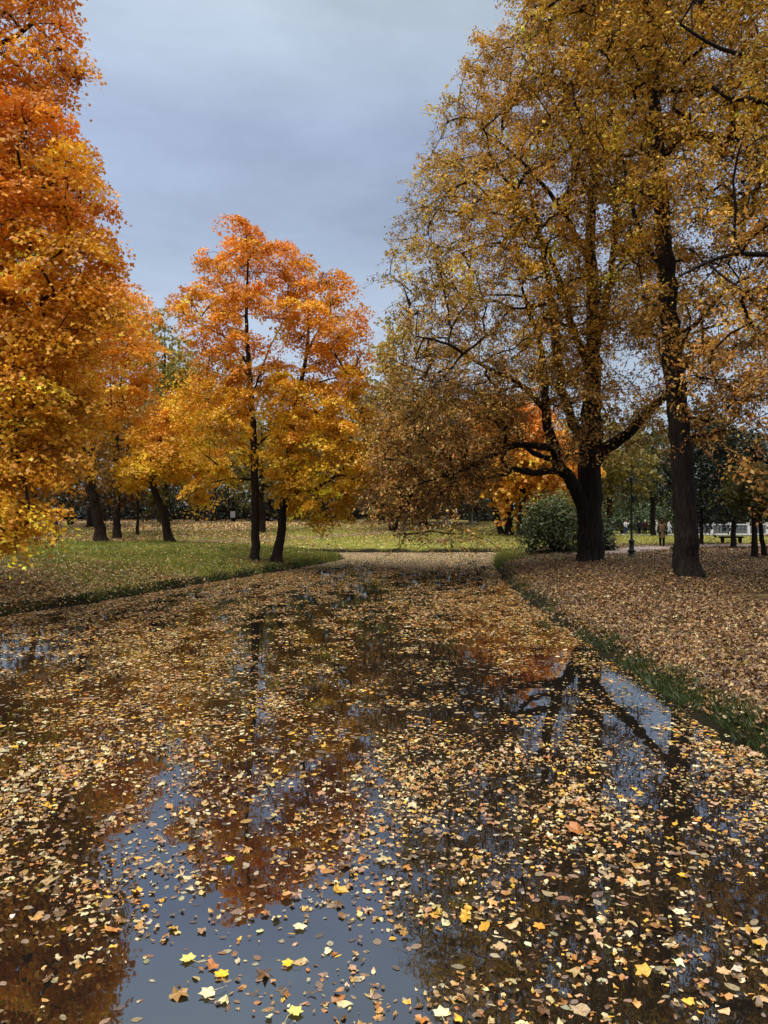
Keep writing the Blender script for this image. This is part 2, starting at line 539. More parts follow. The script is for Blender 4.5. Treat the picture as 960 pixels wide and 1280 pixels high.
def tree(name, label, cat, base, trunk, trunk_r, limbs, clusters, leaf_fn, seed, bark, leafmat=None, group=None, branch_z=2.0,
         tip=0.011, down=0.8, twigs=10, flare=1.5, trunk_sides=14, rise=0.10, spread=0.75, limb_name='limb', maxlen=9.0, sides=5):
    """trunk: list of 3-D points; limbs: list of (points, r0, r1); clusters (n,3); leaf_fn(M, rng, centre array)->leaf ends"""
    rng = np.random.default_rng(seed)
    root = empty(name, base, label, cat, group)
    S = Skel()
    tp = smooth(np.asarray(trunk, float), 0.45)
    s = np.r_[0, np.cumsum(np.linalg.norm(np.diff(tp, axis=0), axis=1))]; u = s / s[-1]
    tr = np.interp(u, np.linspace(0, 1, len(trunk_r)), trunk_r)
    jit = rng.normal(0, 0.12, tp.shape) * tr[:, None]; jit[0] = 0
    tp = tp + jit
    ti = S.add_path(tp, -1, tr, tp[:, 2] > branch_z)
    M = Mesh()
    trf = tr * (1 + (flare - 1) * np.exp(-s / max(0.28, tr[0] * 1.1)))
    tube(M, tp, trf, trunk_sides, rng=rng, rough=0.06)
    M.build('trunk', bark, root, base, color=False)
    for pts, r0, r1 in limbs:
        lp = smooth(np.asarray(pts, float), 0.4)
        lr = np.linspace(r0, r1, len(lp)) if len(lp) > 1 else np.array([r0])
        j = rng.normal(0, 0.18, lp.shape) * lr[:, None]; j[0] = 0
        lp = lp + j
        pi = int(np.argmin(((S.P[:S.n] - lp[0]) ** 2).sum(1)))
        S.add_path(lp, pi, lr, True)
        ML = Mesh(); tube(ML, lp, lr, 9, rng=rng, rough=0.06)
        ML.build(limb_name, bark, root, base, color=False)
    # grow branches out to the leaf clusters
    clusters = np.asarray(clusters, float)
    ok = np.where(S.ok[:S.n])[0]
    d0 = np.sqrt(((clusters[:, None, :] - S.P[None, ok]) ** 2).sum(-1)).min(1)
    order = np.argsort(d0 + rng.normal(0, 0.3, len(d0)))
    tips = []
    for c in clusters[order]:
        n = S.n
        dv = S.P[:n] - c
        dist = np.sqrt((dv ** 2).sum(1))
        cost = dist + down * np.maximum(0, dv[:, 2]) + 0.22 * S.len[:n] + 1e6 * (~S.ok[:n])
        i = int(np.argmin(cost))
        A = S.P[i]; L_ = dist[i]
        k = max(1, int(math.ceil(L_ / 0.65)))
        mid = 0.5 * (A + c) + np.array([0, 0, rise * L_]) + rng.normal(0, 0.065 * L_, 3)
        t = np.linspace(0, 1, k + 1)[1:, None]
        pts = (1 - t) ** 2 * A + 2 * t * (1 - t) * mid + t * t * c
        if k > 1:
            pts[:-1] += rng.normal(0, 0.055, pts[:-1].shape)
        ids = S.add_path(pts, i)
        S.branches.append([i] + ids)
        tips.append(ids[-1])
    for ti_ in tips: S.w[ti_] += 1
    for i in range(S.n - 1, 0, -1):
        if S.par[i] >= 0: S.w[S.par[i]] += S.w[i]
    MC = Mesh()
    for b in S.branches:
        pr = S.rad[b[0]] if S.rad[b[0]] > 0 else 9
        ww = np.maximum(S.w[b[1:]], 0.6)
        rr = np.minimum(tip * np.sqrt(ww) * (0.42 + 0.58 * np.minimum(1, ww / 7)) + 0.004, 0.7 * pr)
        rr = np.r_[rr[0] * 1.1, rr]
        tube(MC, S.P[b], rr, sides, mi=1, cap=False)
    # leaves
    leaf_fn(MC, rng, clusters, twigs)
    MC.build('crown', [leafmat or M_LEAF, M_TWIG], root, base)
    return root


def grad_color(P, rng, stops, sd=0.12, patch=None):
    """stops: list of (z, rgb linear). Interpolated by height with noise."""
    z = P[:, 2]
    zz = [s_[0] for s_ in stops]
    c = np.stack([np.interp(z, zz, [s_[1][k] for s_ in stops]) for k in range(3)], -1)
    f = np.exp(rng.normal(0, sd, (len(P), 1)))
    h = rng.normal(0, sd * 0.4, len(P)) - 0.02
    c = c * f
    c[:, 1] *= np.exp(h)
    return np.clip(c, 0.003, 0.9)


def maple_leaf_fn(stops, per, rad, size, shape=None, sd=0.16, plate=0.16, csd=0.18, droop=0.25, tilt=0.7):
    shape = SH_TRI if shape is None else shape

    def fn(M, rng, C, twigs):
        n = len(C)
        cnt = np.maximum(4, rng.normal(per, per * 0.3, n)).astype(int) if np.ndim(per) == 0 else np.asarray(per)
        ix = np.repeat(np.arange(n), cnt)
        m = len(ix)
        cr = rad * np.exp(rng.normal(0, 0.22, n))
        # each spray is a flat, slightly tilted and drooping plate made of a few fans
        tn = norm(np.stack([rng.normal(0, 0.34, n), rng.normal(0, 0.34, n), np.ones(n)], -1))
        nf = 5
        fan = rng.integers(0, nf, m)
        fa = rng.uniform(0, 6.28, (n, nf)); fr = rng.uniform(0.25, 0.85, (n, nf)); fz = rng.normal(0, 0.35, (n, nf))
        rr = np.sqrt(rng.uniform(0, 1, m)) * 0.55
        aa = rng.uniform(0, 6.28, m)
        x = fr[ix, fan] * np.cos(fa[ix, fan]) + rr * np.cos(aa)
        y = fr[ix, fan] * np.sin(fa[ix, fan]) + rr * np.sin(aa)
        z = fz[ix, fan] * plate * 1.6 + rng.normal(0, plate, m) - droop * (x * x + y * y)
        T = norm(np.cross(tn, [0.2, 1, 0.1])); B = np.cross(tn, T)
        P = C[ix] + cr[ix, None] * (x[:, None] * T[ix] + y[:, None] * B[ix] + z[:, None] * tn[ix])
        N = tn[ix] + rng.normal(0, tilt, (m, 3)) + 0.5 * (x[:, None] * T[ix] + y[:, None] * B[ix])
        s_ = size * np.exp(rng.normal(0, 0.2, m))
        cf = np.exp(rng.normal(0, csd, (n, 1)))
        col = grad_color(P + np.c_[np.zeros((m, 2)), (rng.normal(0, 1.7, n))[ix]], rng, stops, sd) * cf[ix]
        leaves(M, rng, P, N, s_, shape, np.clip(col, 0.002, 0.92))
        if twigs:
            k = rng.integers(0, m, n * twigs)
            prisms(M, C[ix[k]], P[k], 0.008, 0.003, 1)
    return fn


def linden_leaf_fn(stops, per, rad, size, sd=0.2, csd=0.25, hang=0.5, shape=None, colfn=None, cntfn=None):
    shape = SH_DIA if shape is None else shape

    def fn(M, rng, C, twigs):
        n = len(C)
        K = 7           # each cluster: seven arching twigs carrying leaves along them
        cr = rad * np.exp(rng.normal(0, 0.25, n))
        dirs = rng.normal(size=(n, K, 3)); dirs[..., 2] = dirs[..., 2] * 0.6 + 0.15
        dirs = norm(dirs)
        cnt = rng.normal(per, per * 0.35, n) * (cntfn(C) if cntfn else 1.0)
        cnt = np.maximum(4, cnt).astype(int)
        ix = np.repeat(np.arange(n), cnt); m = len(ix)
        tw = rng.integers(0, K, m)
        t = rng.uniform(0.1, 1, m) ** 0.8
        d = dirs[ix, tw]
        P = C[ix] + cr[ix, None] * (d * t[:, None] * 1.25)
        P[:, 2] -= hang * cr[ix] * t * t
        P += rng.normal(0, 0.09, (m, 3)) + rng.normal(0, 0.04, (m, 3)) * cr[ix, None]
        N = rng.normal(0, 1, (m, 3)) + np.array([0, -0.2, 0.5])
        s_ = size * np.exp(rng.normal(0, 0.25, m))
        cf = np.exp(rng.normal(0, csd, (n, 1)))
        if colfn is not None:
            col = colfn(P, rng) * cf[ix]
        else:
            col = grad_color(P, rng, stops, sd) * cf[ix]
        leaves(M, rng, P, N, s_, shape, np.clip(col, 0.002, 0.9))
        if twigs:
            for a, b in ((0, 0.5), (0.5, 1.0)):
                A = C[:, None] + cr[:, None, None] * dirs * a * 1.25; A[..., 2] -= hang * cr[:, None] * a * a
                B = C[:, None] + cr[:, None, None] * dirs * b * 1.25; B[..., 2] -= hang * cr[:, None] * b * b
                prisms(M, A.reshape(-1, 3), B.reshape(-1, 3), 0.009 - 0.004 * a, 0.005, 1)
    return fn


def px_path(pts, d, dz=None):
    """side-on outline points (photo coordinates) at distance d (or per-point distance)"""
    if np.ndim(d) == 0: d = [d] * len(pts)
    return np.array([W(x, y, dd) for (x, y), dd in zip(pts, d)])


# palettes (linear)
MAP_LOW, MAP_MID, MAP_HI, MAP_RED = srgb(246, 188, 50), srgb(242, 174, 44), srgb(238, 162, 46), srgb(228, 150, 50)
GOLD, GOLDG, GBROWN, BROWN, DBROWN = srgb(190, 134, 40), srgb(168, 134, 50), srgb(170, 112, 44), srgb(146, 96, 54), srgb(104, 68, 42)
OLIVE, GREEN, DGREEN, YEW = srgb(124, 112, 44), srgb(84, 92, 42), srgb(44, 56, 30), srgb(26, 36, 22)


def build_trees():
    # ---- near maple whose trunk stands just out of frame on the left bank
    d = 21.0
    bx, by = -13.2, 20.5
    base = np.array([bx, by, gz(bx, by) - 0.1])
    trunk = [base, base + [0.15, 0, 2.5], base + [0.0, 0.2, 6], base + [0.3, 0, 10], base + [0.2, 0, 15], base + [0.4, 0, 18.5]]
    poly = [(-420, -240), (-150, -330), (40, -260), (84, -60), (92, 30), (120, 92), (100, 150), (148, 240), (136, 280), (186, 362), (160, 400),
            (120, 470), (96, 540), (84, 600), (50, 600), (62, 640), (52, 690), (16, 706), (-40, 680), (-160, 600), (-320, 560), (-430, 300)]
    rng = np.random.default_rng(1)
    holes = [(22, 40, 26, .1), (95, 80, 16, .15), (12, 118, 22, .2), (20, 240, 12, .1), (60, 275, 14, .1), (105, 285, 14, .1), (55, 320, 10, .1), (130, 345, 16, .25),
             (95, 330, 14, .3), (70, 570, 16, .3), (20, 615, 18, .1), (62, 600, 10, .1)]
    holes = holes + [(45, 160, 14, .1), (90, 215, 12, .15), (30, 300, 13, .1), (110, 395, 12, .2), (45, 440, 13, .2), (75, 500, 13, .15), (150, 330, 10, .2), (15, 520, 12, .2), (60, 120, 12, .15)]
    cl = crown_points(rng, poly, d, 4.2, 780, holes, 0.62, 14, 0.55)
    stops = [(z_, tuple(k_ * c_ for k_, c_ in zip((0.95, 0.86, 0.9), col_))) for z_, col_ in [(0, MAP_LOW), (4, MAP_LOW), (7.5, MAP_MID), (11, MAP_HI), (16, MAP_RED), (30, MAP_RED)]]
    low1 = [(-30, 420), (70, 430), (110, 470), (92, 560), (80, 598), (40, 606), (-30, 600)]
    low2 = [(-40, 600), (20, 600), (50, 618), (66, 640), (56, 672), (22, 684), (-40, 670)]
    cl = np.vstack([cl, crown_points(rng, low1, 18.5, 1.6, 70, [(70, 572, 10, .1)], 0.5, 10), crown_points(rng, low2, 17.6, 0.9, 22, [(24, 612, 12, 0)], 0.4, 12),
                    crown_points(rng, [(-30, 100), (80, 100), (120, 250), (170, 370), (120, 440), (-30, 420)], 18.8, 2.2, 95, holes, 0.6, 14)])
    limbs = [(px_path([(-150, 60), (-60, 62), (0, 54), (40, 30)], [20.5, 20, 19.5, 19.3]), 0.11, 0.05),
             (px_path([(-150, 300), (-60, 262), (20, 250), (70, 262), (85, 275)], [20.5, 20, 19, 18.2, 18]), 0.12, 0.03),
             (px_path([(-160, 430), (-60, 390), (10, 378), (60, 372), (68, 365)], [20.5, 19.5, 18.3, 17.5, 17.3]), 0.13, 0.04),
             (px_path([(-165, 470), (-60, 430), (40, 400), (120, 360), (150, 345)], [20.5, 20.8, 21, 21.5, 21.6]), 0.13, 0.03),
             (px_path([(-165, 560), (-70, 520), (0, 540), (30, 600), (38, 650)], [20.5, 19.2, 18.2, 17.6, 17.4]), 0.12, 0.03),
             (px_path([(-150, -40), (-50, -100), (20, -120)], [20.5, 20, 20]), 0.12, 0.05)]
    tree('maple_tree', 'huge orange maple filling the left edge, trunk out of view, low sprays over the bank', 'tree',
         base, trunk, [0.42, 0.36, 0.3, 0.22, 0.12, 0.05], limbs, cl,
         maple_leaf_fn(stops, 270, 0.82, 0.112, SH_TRI, plate=0.12, droop=0.35, tilt=0.65, csd=0.24), 101, M_BARKM, branch_z=2.6, twigs=7, tip=0.016)

    # ---- leaning maple behind it
    d = 47.0
    base = W(127, 678, d); base[2] = gz(base[0], base[1]) - 0.1
    trunk = [base] + list(px_path([(119, 635), (108, 580), (97, 535), (84, 480), (78, 430), (84, 390)], [d] * 6))
    poly = [(10, 420), (60, 350), (130, 330), (185, 372), (196, 430), (198, 470), (176, 500), (160, 520), (130, 545), (60, 560), (10, 540)]
    cl = crown_points(np.random.default_rng(2), poly, d, 5.0, 330, [(115, 520, 16, .1), (150, 500, 12, .3), (125, 480, 10, .2), (170, 455, 9, .15)], 0.8, 4)
    limbs = [(px_path([(100, 545), (118, 512), (150, 503)], d), 0.16, 0.05), (px_path([(90, 500), (70, 470), (50, 450)], d), 0.14, 0.05),
             (px_path([(82, 450), (110, 420), (150, 395)], d), 0.12, 0.04)]
    st2 = [(5, MAP_LOW), (9, MAP_MID), (12, MAP_HI), (16, MAP_RED)]
    tree('maple_tree', 'leaning dark trunk with orange red crown, behind the huge left maple', 'tree', base, trunk, [0.35, 0.31, 0.28, 0.25, 0.18, 0.11, 0.05],
         limbs, cl, maple_leaf_fn(st2, 130, 1.05, 0.18, SH_TRI, plate=0.1), 102, M_BARKM, branch_z=6, twigs=5)

    # ---- small yellow maple
    d = 46.0
    base = W(213, 677, d); base[2] = gz(base[0], base[1]) - 0.1
    trunk = [base] + list(px_path([(205, 645), (193, 612), (190, 580), (205, 540), (215, 500)], d))
    poly = [(150, 585), (165, 545), (196, 500), (235, 480), (262, 500), (272, 545), (288, 590), (268, 600), (258, 632), (236, 628), (226, 605), (190, 606), (176, 618), (150, 612)]
    cl = crown_points(np.random.default_rng(3), poly, d, 3.6, 190, [(190, 600, 10, .2)], 0.6, 3)
    tree('maple_tree', 'small bent maple with low yellow orange crown, left of the paired maples', 'tree', base, trunk, [0.27, 0.23, 0.2, 0.16, 0.1, 0.05],
         [(px_path([(192, 595), (225, 585), (250, 600)], d), 0.1, 0.03)], cl,
         maple_leaf_fn([(2, MAP_LOW), (6, MAP_LOW), (9, MAP_HI)], 130, 0.9, 0.165, SH_TRI, plate=0.1), 103, M_BARKM, branch_z=3.2, twigs=5)

    # ---- the pair of centre maples
    stA = [(0, MAP_LOW), (4.5, srgb(246, 190, 50)), (8.0, srgb(244, 176, 44)), (10.5, MAP_HI), (13.5, MAP_RED), (17, MAP_RED)]
    d = 36.0
    base = W(318, 703, d); base[2] = gz(base[0], base[1]) - 0.08
    trunk = [base] + list(px_path([(319, 650), (318, 600), (317, 540), (313, 490), (309, 430), (308, 385), (310, 330), (308, 296)], d))
    polyA = [(272, 272), (300, 262), (326, 280), (345, 286), (364, 292), (366, 312), (384, 322), (366, 346), (384, 356), (360, 400), (340, 425), (352, 450), (380, 470), (390, 520),
             (390, 570), (376, 640), (352, 650), (345, 610), (330, 600), (300, 602), (270, 600), (256, 575), (228, 545), (214, 505), (224, 472), (262, 450), (240, 438), (236, 410),
             (216, 388), (216, 368), (232, 348), (240, 328), (262, 310), (290, 296)]
    tA = [(313, 480, 13, .3), (316, 520, 14, .3), (318, 560, 14, .2), (318, 600, 15, .15), (310, 440, 11, .4), (309, 400, 10, .5)]
    holesA = tA + [(296, 345, 12, .15), (330, 395, 20, .12), (338, 420, 14, .1), (268, 408, 12, .3), (300, 402, 9, .3), (296, 445, 10, .3), (275, 462, 8, .3), (285, 560, 22, .25), (300, 590, 14, .2),
              (262, 362, 8, .3), (345, 350, 9, .3), (335, 565, 14, .3)]
    clA = crown_points(np.random.default_rng(4), polyA, d, 3.4, 265, holesA, 0.62, 2)
    limbsA = [(px_path([(310, 470), (285, 425), (262, 412)], d), 0.07, 0.025), (px_path([(311, 460), (298, 440), (268, 438)], [d, d - .3, d - .6]), 0.06, 0.02),
              (px_path([(318, 600), (290, 598), (262, 604)], [d, d - 1, d - 1.6]), 0.06, 0.02),
              (px_path([(314, 500), (335, 440), (350, 410)], d), 0.05, 0.02), (px_path([(317, 560), (350, 535), (372, 540)], d), 0.06, 0.02)]
    tree('maple_tree', 'taller straight-trunked maple of the waterside pair, red at its top', 'tree', base, trunk, [0.21, 0.185, 0.175, 0.16, 0.135, 0.11, 0.08, 0.05, 0.02],
         limbsA, clA, maple_leaf_fn(stA, 175, 0.72, 0.13, SH_TRI, plate=0.13, tilt=0.7, csd=0.26, droop=0.4), 104, M_BARKM, branch_z=3.6, twigs=6, flare=1.35)
    d = 36.6
    base = W(345, 701, d); base[2] = gz(base[0], base[1]) - 0.08
    trunk = [base] + list(px_path([(352, 660), (358, 600), (364, 550), (372, 500), (382, 450), (386, 410), (384, 370), (380, 350)], [d, d, d - .1, d, d, d, d, d, d]))
    polyB = [(360, 338), (384, 330), (414, 340), (440, 360), (450, 396), (456, 432), (462, 460), (456, 482), (466, 510), (494, 540), (512, 578), (504, 610), (474, 614),
             (448, 600), (436, 632), (442, 650), (400, 656), (372, 640), (346, 636), (340, 600), (352, 570), (342, 520), (360, 480), (396, 470), (380, 440), (352, 420),
             (346, 396), (362, 380)]
    tB = [(362, 570, 13, .2), (357, 610, 14, .2), (366, 530, 12, .3), (373, 495, 12, .3), (381, 450, 10, .4), (385, 415, 10, .5), (385, 612, 10, .3), (412, 598, 10, .3)]
    holesB = tB + [(396, 420, 14, .2), (376, 405, 12, .3), (366, 455, 16, .15), (418, 470, 10, .2), (402, 570, 16, .15), (395, 535, 9, .3), (360, 600, 10, .3), (455, 610, 8, .2), (430, 505, 8, .4), (400, 615, 12, .3)]
    clB = crown_points(np.random.default_rng(5), polyB, d, 3.6, 285, holesB, 0.62, 2)
    limbsB = [(px_path([(356, 615), (385, 612), (412, 600), (440, 572), (458, 545)], [d, d - .6, d - 1.0, d - 1.3, d - 1.5]), 0.11, 0.03),
              (px_path([(384, 440), (400, 410), (412, 400)], d), 0.06, 0.02), (px_path([(370, 505), (395, 480), (430, 470)], [d, d - .5, d - 1]), 0.07, 0.02),
              (px_path([(362, 560), (340, 540), (325, 535)], [d, d - .5, d - 1]), 0.06, 0.02)]
    tree('maple_tree', 'shorter maple of the waterside pair, its trunk tilted right with one long low limb', 'tree', base, trunk,
         [0.23, 0.2, 0.19, 0.17, 0.14, 0.11, 0.08, 0.055, 0.03], limbsB, clB, maple_leaf_fn(stA, 175, 0.72, 0.13, SH_TRI, plate=0.13, tilt=0.7, csd=0.26, droop=0.4), 105, M_BARKM, branch_z=3.2, twigs=6, flare=1.6)

    # ---- big linden on the right bank
    d = 33.0
    base = W(737, 702, d); base[2] = gz(base[0], base[1]) - 0.12
    trunk = [base] + list(px_path([(737, 660), (737, 610), (739, 560), (741, 480), (740, 390), (738, 300), (742, 210), (735, 110), (735, 10)], [d] * 10))
    poly = [(660, -70), (640, 0), (632, 30), (604, 50), (588, 44), (580, 90), (552, 140), (548, 180), (528, 190), (528, 240), (500, 280), (482, 340), (496, 370), (498, 410),
            (474, 440), (462, 480), (468, 530), (470, 570), (462, 600), (452, 632), (470, 652), (510, 655), (540, 652), (572, 640), (600, 620), (640, 590), (665, 575),
            (700, 590), (735, 600), (770, 575), (800, 545), (840, 470), (860, 380), (870, 250), (860, 60), (820, -120)]
    tr1 = [(740, y_, 16, .6) for y_ in (300, 335, 370, 405, 440, 475, 510, 540)]
    holes = tr1 + [(790, 500, 26, .4), (770, 460, 26, .2), (810, 470, 26, .15), (672, 525, 16, .2), (690, 545, 28, .12), (735, 572, 24, .2), (712, 600, 24, .05), (660, 570, 26, .1), (640, 560, 16, .2), (600, 535, 10, .1), (590, 522, 10, .1), (620, 535, 9, .2),
             (640, 425, 14, .2), (615, 430, 10, .2), (575, 330, 10, .3), (700, 330, 14, .3), (760, 330, 18, .3), (680, 600, 22, .05), (720, 620, 30, .05), (770, 560, 24, .3),
             (790, 600, 40, .1), (540, 170, 10, .1), (560, 120, 10, .2), (690, 240, 12, .3), (770, 250, 14, .3), (650, 350, 10, .3), (730, 420, 14, .3), (600, 380, 9, .3)]
    rng = np.random.default_rng(6)
    cl = crown_points(rng, poly, d, 6.5, 1400, holes, 0.58, 2, 0.6)
    veil = [(700, 60), (770, 60), (785, 300), (775, 420), (752, 470), (745, 540), (715, 520), (700, 420), (690, 250)]
    cl = np.vstack([cl, crown_points(rng, veil, 29.5, 1.5, 12, (), 0.6, 2), crown_points(rng, [(640, 360), (720, 380), (735, 480), (690, 500), (640, 470)], 30, 1.5, 16, (), 0.6, 2)])
    cl = np.vstack([cl, crown_points(rng, [(470, 500), (560, 470), (640, 470), (650, 520), (610, 600), (570, 635), (500, 650), (458, 640), (462, 560)], 30.5, 2.5, 130, [(600, 535, 10, .1)], 0.6, 3)])
    hang = np.array([W(a, b, 27.5) for a, b in ((500, 684), (506, 668), (520, 672), (540, 664), (564, 664), (566, 684), (577, 662), (592, 670))])
    cl = np.vstack([cl, hang])
    limbs = [(px_path([(733, 640), (718, 610), (700, 580), (690, 552), (683, 515), (680, 470), (672, 420), (655, 370)], [d, d - .6, d - 1, d - 1.3, d - 1.6, d - 2, d - 2.4, d - 2.6]), 0.31, 0.07),
             (px_path([(700, 585), (670, 592), (640, 584), (627, 574), (636, 562), (654, 556)], [d - 1, d - 1.6, d - 2.2, d - 2.4, d - 2.6, d - 2.7]), 0.17, 0.05),
             (px_path([(692, 560), (660, 556), (630, 560), (605, 575), (570, 590), (520, 605)], [d - 1.3, d - 2, d - 2.6, d - 3.1, d - 3.8, d - 4.6]), 0.17, 0.04),
             (px_path([(697, 575), (675, 570), (658, 560), (640, 535), (600, 520), (570, 500), (545, 486)], [d - 1, d - .5, d, d + .4, d + .6, d + .6, d + .5]), 0.13, 0.03),
             (px_path([(742, 578), (762, 560), (792, 535), (815, 510), (838, 485), (870, 440)], [d, d - .4, d - .8, d - 1, d - 1.2, d - 1.4]), 0.30, 0.08),
             (px_path([(738, 560), (722, 540), (706, 505), (696, 440), (690, 380), (676, 300), (660, 230)], [d, d + .5, d + .8, d + 1, d + 1.2, d + 1.4, d + 1.5]), 0.26, 0.06),
             (px_path([(741, 470), (720, 420), (700, 350), (670, 290), (640, 250)], [d, d - 1, d - 1.8, d - 2.4, d - 2.8]), 0.2, 0.05),
             (px_path([(740, 440), (758, 380), (768, 300), (770, 220), (780, 120)], [d, d + .6, d + 1, d + 1.4, d + 1.6]), 0.2, 0.05),
             (px_path([(738, 330), (700, 260), (650, 200), (600, 160)], [d, d - .5, d - .8, d - 1]), 0.14, 0.03),
             (px_path([(683, 515), (650, 480), (600, 455), (560, 430), (520, 420)], [d - 1.6, d - 2.2, d - 3, d - 3.6, d - 4]), 0.13, 0.03),
             (px_path([(740, 250), (700, 150), (670, 80)], [d, d, d]), 0.12, 0.03)]

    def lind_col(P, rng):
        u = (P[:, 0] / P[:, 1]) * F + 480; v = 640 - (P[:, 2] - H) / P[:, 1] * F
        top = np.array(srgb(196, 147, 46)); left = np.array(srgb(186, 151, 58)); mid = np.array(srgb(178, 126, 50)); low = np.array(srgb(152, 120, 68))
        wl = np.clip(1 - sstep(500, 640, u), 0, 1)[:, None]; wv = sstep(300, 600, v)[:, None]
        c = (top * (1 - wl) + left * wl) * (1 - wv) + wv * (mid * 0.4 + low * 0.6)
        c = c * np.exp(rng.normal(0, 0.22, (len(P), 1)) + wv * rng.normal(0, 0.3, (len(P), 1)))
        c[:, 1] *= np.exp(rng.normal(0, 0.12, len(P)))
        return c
    tree('linden_tree', 'broad golden brown tree with thick forked black trunk, limbs reaching left over the pond', 'tree', base, trunk,
         [0.54, 0.50, 0.48, 0.36, 0.28, 0.23, 0.18, 0.13, 0.08, 0.04], limbs, cl,
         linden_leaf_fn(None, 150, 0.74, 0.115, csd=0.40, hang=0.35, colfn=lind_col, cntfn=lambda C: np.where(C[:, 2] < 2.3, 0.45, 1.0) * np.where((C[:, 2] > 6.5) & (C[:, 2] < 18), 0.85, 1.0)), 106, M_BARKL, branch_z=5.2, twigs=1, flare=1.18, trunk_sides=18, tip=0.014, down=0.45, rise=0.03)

    # ---- second tree, slimmer, right
    d = 25.2
    base = W(858, 723, d); base[2] = gz(base[0], base[1]) - 0.3
    trunk = [base] + list(px_path([(859, 690), (855, 630), (851, 570), (846, 500), (838, 420), (832, 330), (826, 240), (820, 150), (815, 40), (812, -80)], d))
    poly = [(690, -260), (650, -120), (640, -20), (660, 60), (700, 130), (740, 200), (760, 300), (770, 380), (780, 430), (800, 470), (815, 540), (835, 572), (862, 580), (885, 575), (905, 560),
            (930, 540), (1000, 500), (1060, 300), (1080, 0), (1040, -200), (900, -330)]
    tr2 = [(850, 565, 18, .15), (848, 530, 18, .15), (846, 495, 18, .2), (842, 460, 18, .2), (838, 425, 18, .25), (835, 390, 18, .25), (833, 350, 17, .3), (830, 310, 17, .35), (827, 260, 16, .4), (823, 200, 16, .4)]
    holes = tr2 + [(786, 490, 28, .35), (800, 440, 26, .1), (850, 205, 12, .2), (820, 300, 16, .2), (845, 310, 16, .1), (870, 300, 14, .3), (890, 230, 10, .3), (780, 260, 14, .2), (800, 190, 12, .2), (765, 280, 12, .2), (950, 30, 18, .1), (880, 560, 14, .3),
             (870, 380, 14, .3), (800, 350, 12, .3), (775, 130, 10, .3)]
    cl = crown_points(np.random.default_rng(7), poly, d, 5.0, 1000, holes, 0.52, 6, 0.6)
    cl = np.vstack([cl, crown_points(np.random.default_rng(71), [(800, 60), (850, 60), (860, 300), (868, 400), (872, 470), (862, 540), (845, 560), (830, 540), (825, 430), (806, 250)], 22.6, 1.2, 10, (), 0.5, 2)])
    limbs = [(px_path([(826, 195), (800, 192), (780, 196)], d), 0.12, 0.04),
             (px_path([(826, 200), (850, 176), (880, 172), (905, 186), (940, 215)], [d, d - .5, d - 1, d - 1.4, d - 1.8]), 0.13, 0.05),
             (px_path([(838, 420), (870, 405), (910, 360), (940, 345)], [d, d - .4, d - .8, d - 1]), 0.11, 0.03),
             (px_path([(832, 340), (800, 290), (785, 230), (770, 160)], [d, d + .5, d + .8, d + 1]), 0.1, 0.03),
             (px_path([(820, 120), (780, 60), (740, 20)], [d, d - .6, d - 1]), 0.1, 0.03)]

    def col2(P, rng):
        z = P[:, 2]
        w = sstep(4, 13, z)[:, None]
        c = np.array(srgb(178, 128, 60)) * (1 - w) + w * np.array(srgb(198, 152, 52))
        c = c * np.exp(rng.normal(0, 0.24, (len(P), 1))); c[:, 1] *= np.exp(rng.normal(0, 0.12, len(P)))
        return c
    tree('linden_tree', 'tall tree with straight dark trunk flaring at its foot, nearest trunk on right bank', 'tree', base, trunk,
         [0.40, 0.36, 0.34, 0.32, 0.3, 0.27, 0.24, 0.2, 0.16, 0.1, 0.05], limbs, cl,
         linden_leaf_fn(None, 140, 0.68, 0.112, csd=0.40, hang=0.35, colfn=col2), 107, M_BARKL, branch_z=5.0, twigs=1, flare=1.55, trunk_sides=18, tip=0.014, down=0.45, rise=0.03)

    # ---- tree out of frame on the right whose boughs reach in
    d = 19.0
    bx, by = 13.6, 18.5
    base = np.array([bx, by, gz(bx, by) - 0.1])
    trunk = [base, base + [0.1, 0, 3], base + [0, 0.2, 7], base + [-0.2, 0, 12], base + [0, 0, 17]]
    poly = [(870, -300), (850, -60), (868, 60), (850, 180), (866, 330), (880, 400), (862, 470), (905, 560), (900, 610), (925, 640), (960, 655), (1000, 650), (1150, 600), (1420, 520), (1500, 100), (1300, -340)]
    cl = crown_points(np.random.default_rng(8), poly, d, 4.6, 620, [(950, 30, 22, .05), (950, 215, 16, .1), (945, 255, 14, .2), (925, 135, 10, .3), (905, 520, 22, .1), (885, 300, 20, .2), (930, 470, 12, .3), (955, 400, 12, .3)], 0.55, 6, 0.6)
    limbs = [(px_path([(1160, 260), (1050, 180), (960, 132), (912, 122), (890, 108)], [18.5, 18.4, 18.2, 18, 18]), 0.14, 0.05),
             (px_path([(1160, 400), (1060, 340), (960, 318), (900, 322), (850, 345)], [18.5, 18, 17.6, 17.4, 17.2]), 0.13, 0.03),
             (px_path([(1160, 160), (1040, 60), (960, 70), (900, 60), (850, 30)], [18.5, 18.4, 18, 17.8, 17.6]), 0.12, 0.03)]
    tree('linden_tree', 'boughs of golden brown leaves reaching in from right edge, trunk out of view', 'tree', base, trunk, [0.4, 0.34, 0.28, 0.2, 0.08], limbs, cl,
         linden_leaf_fn(None, 135, 0.66, 0.105, csd=0.40, hang=0.35, colfn=col2), 108, M_BARKL, branch_z=4.0, twigs=1, down=0.45)


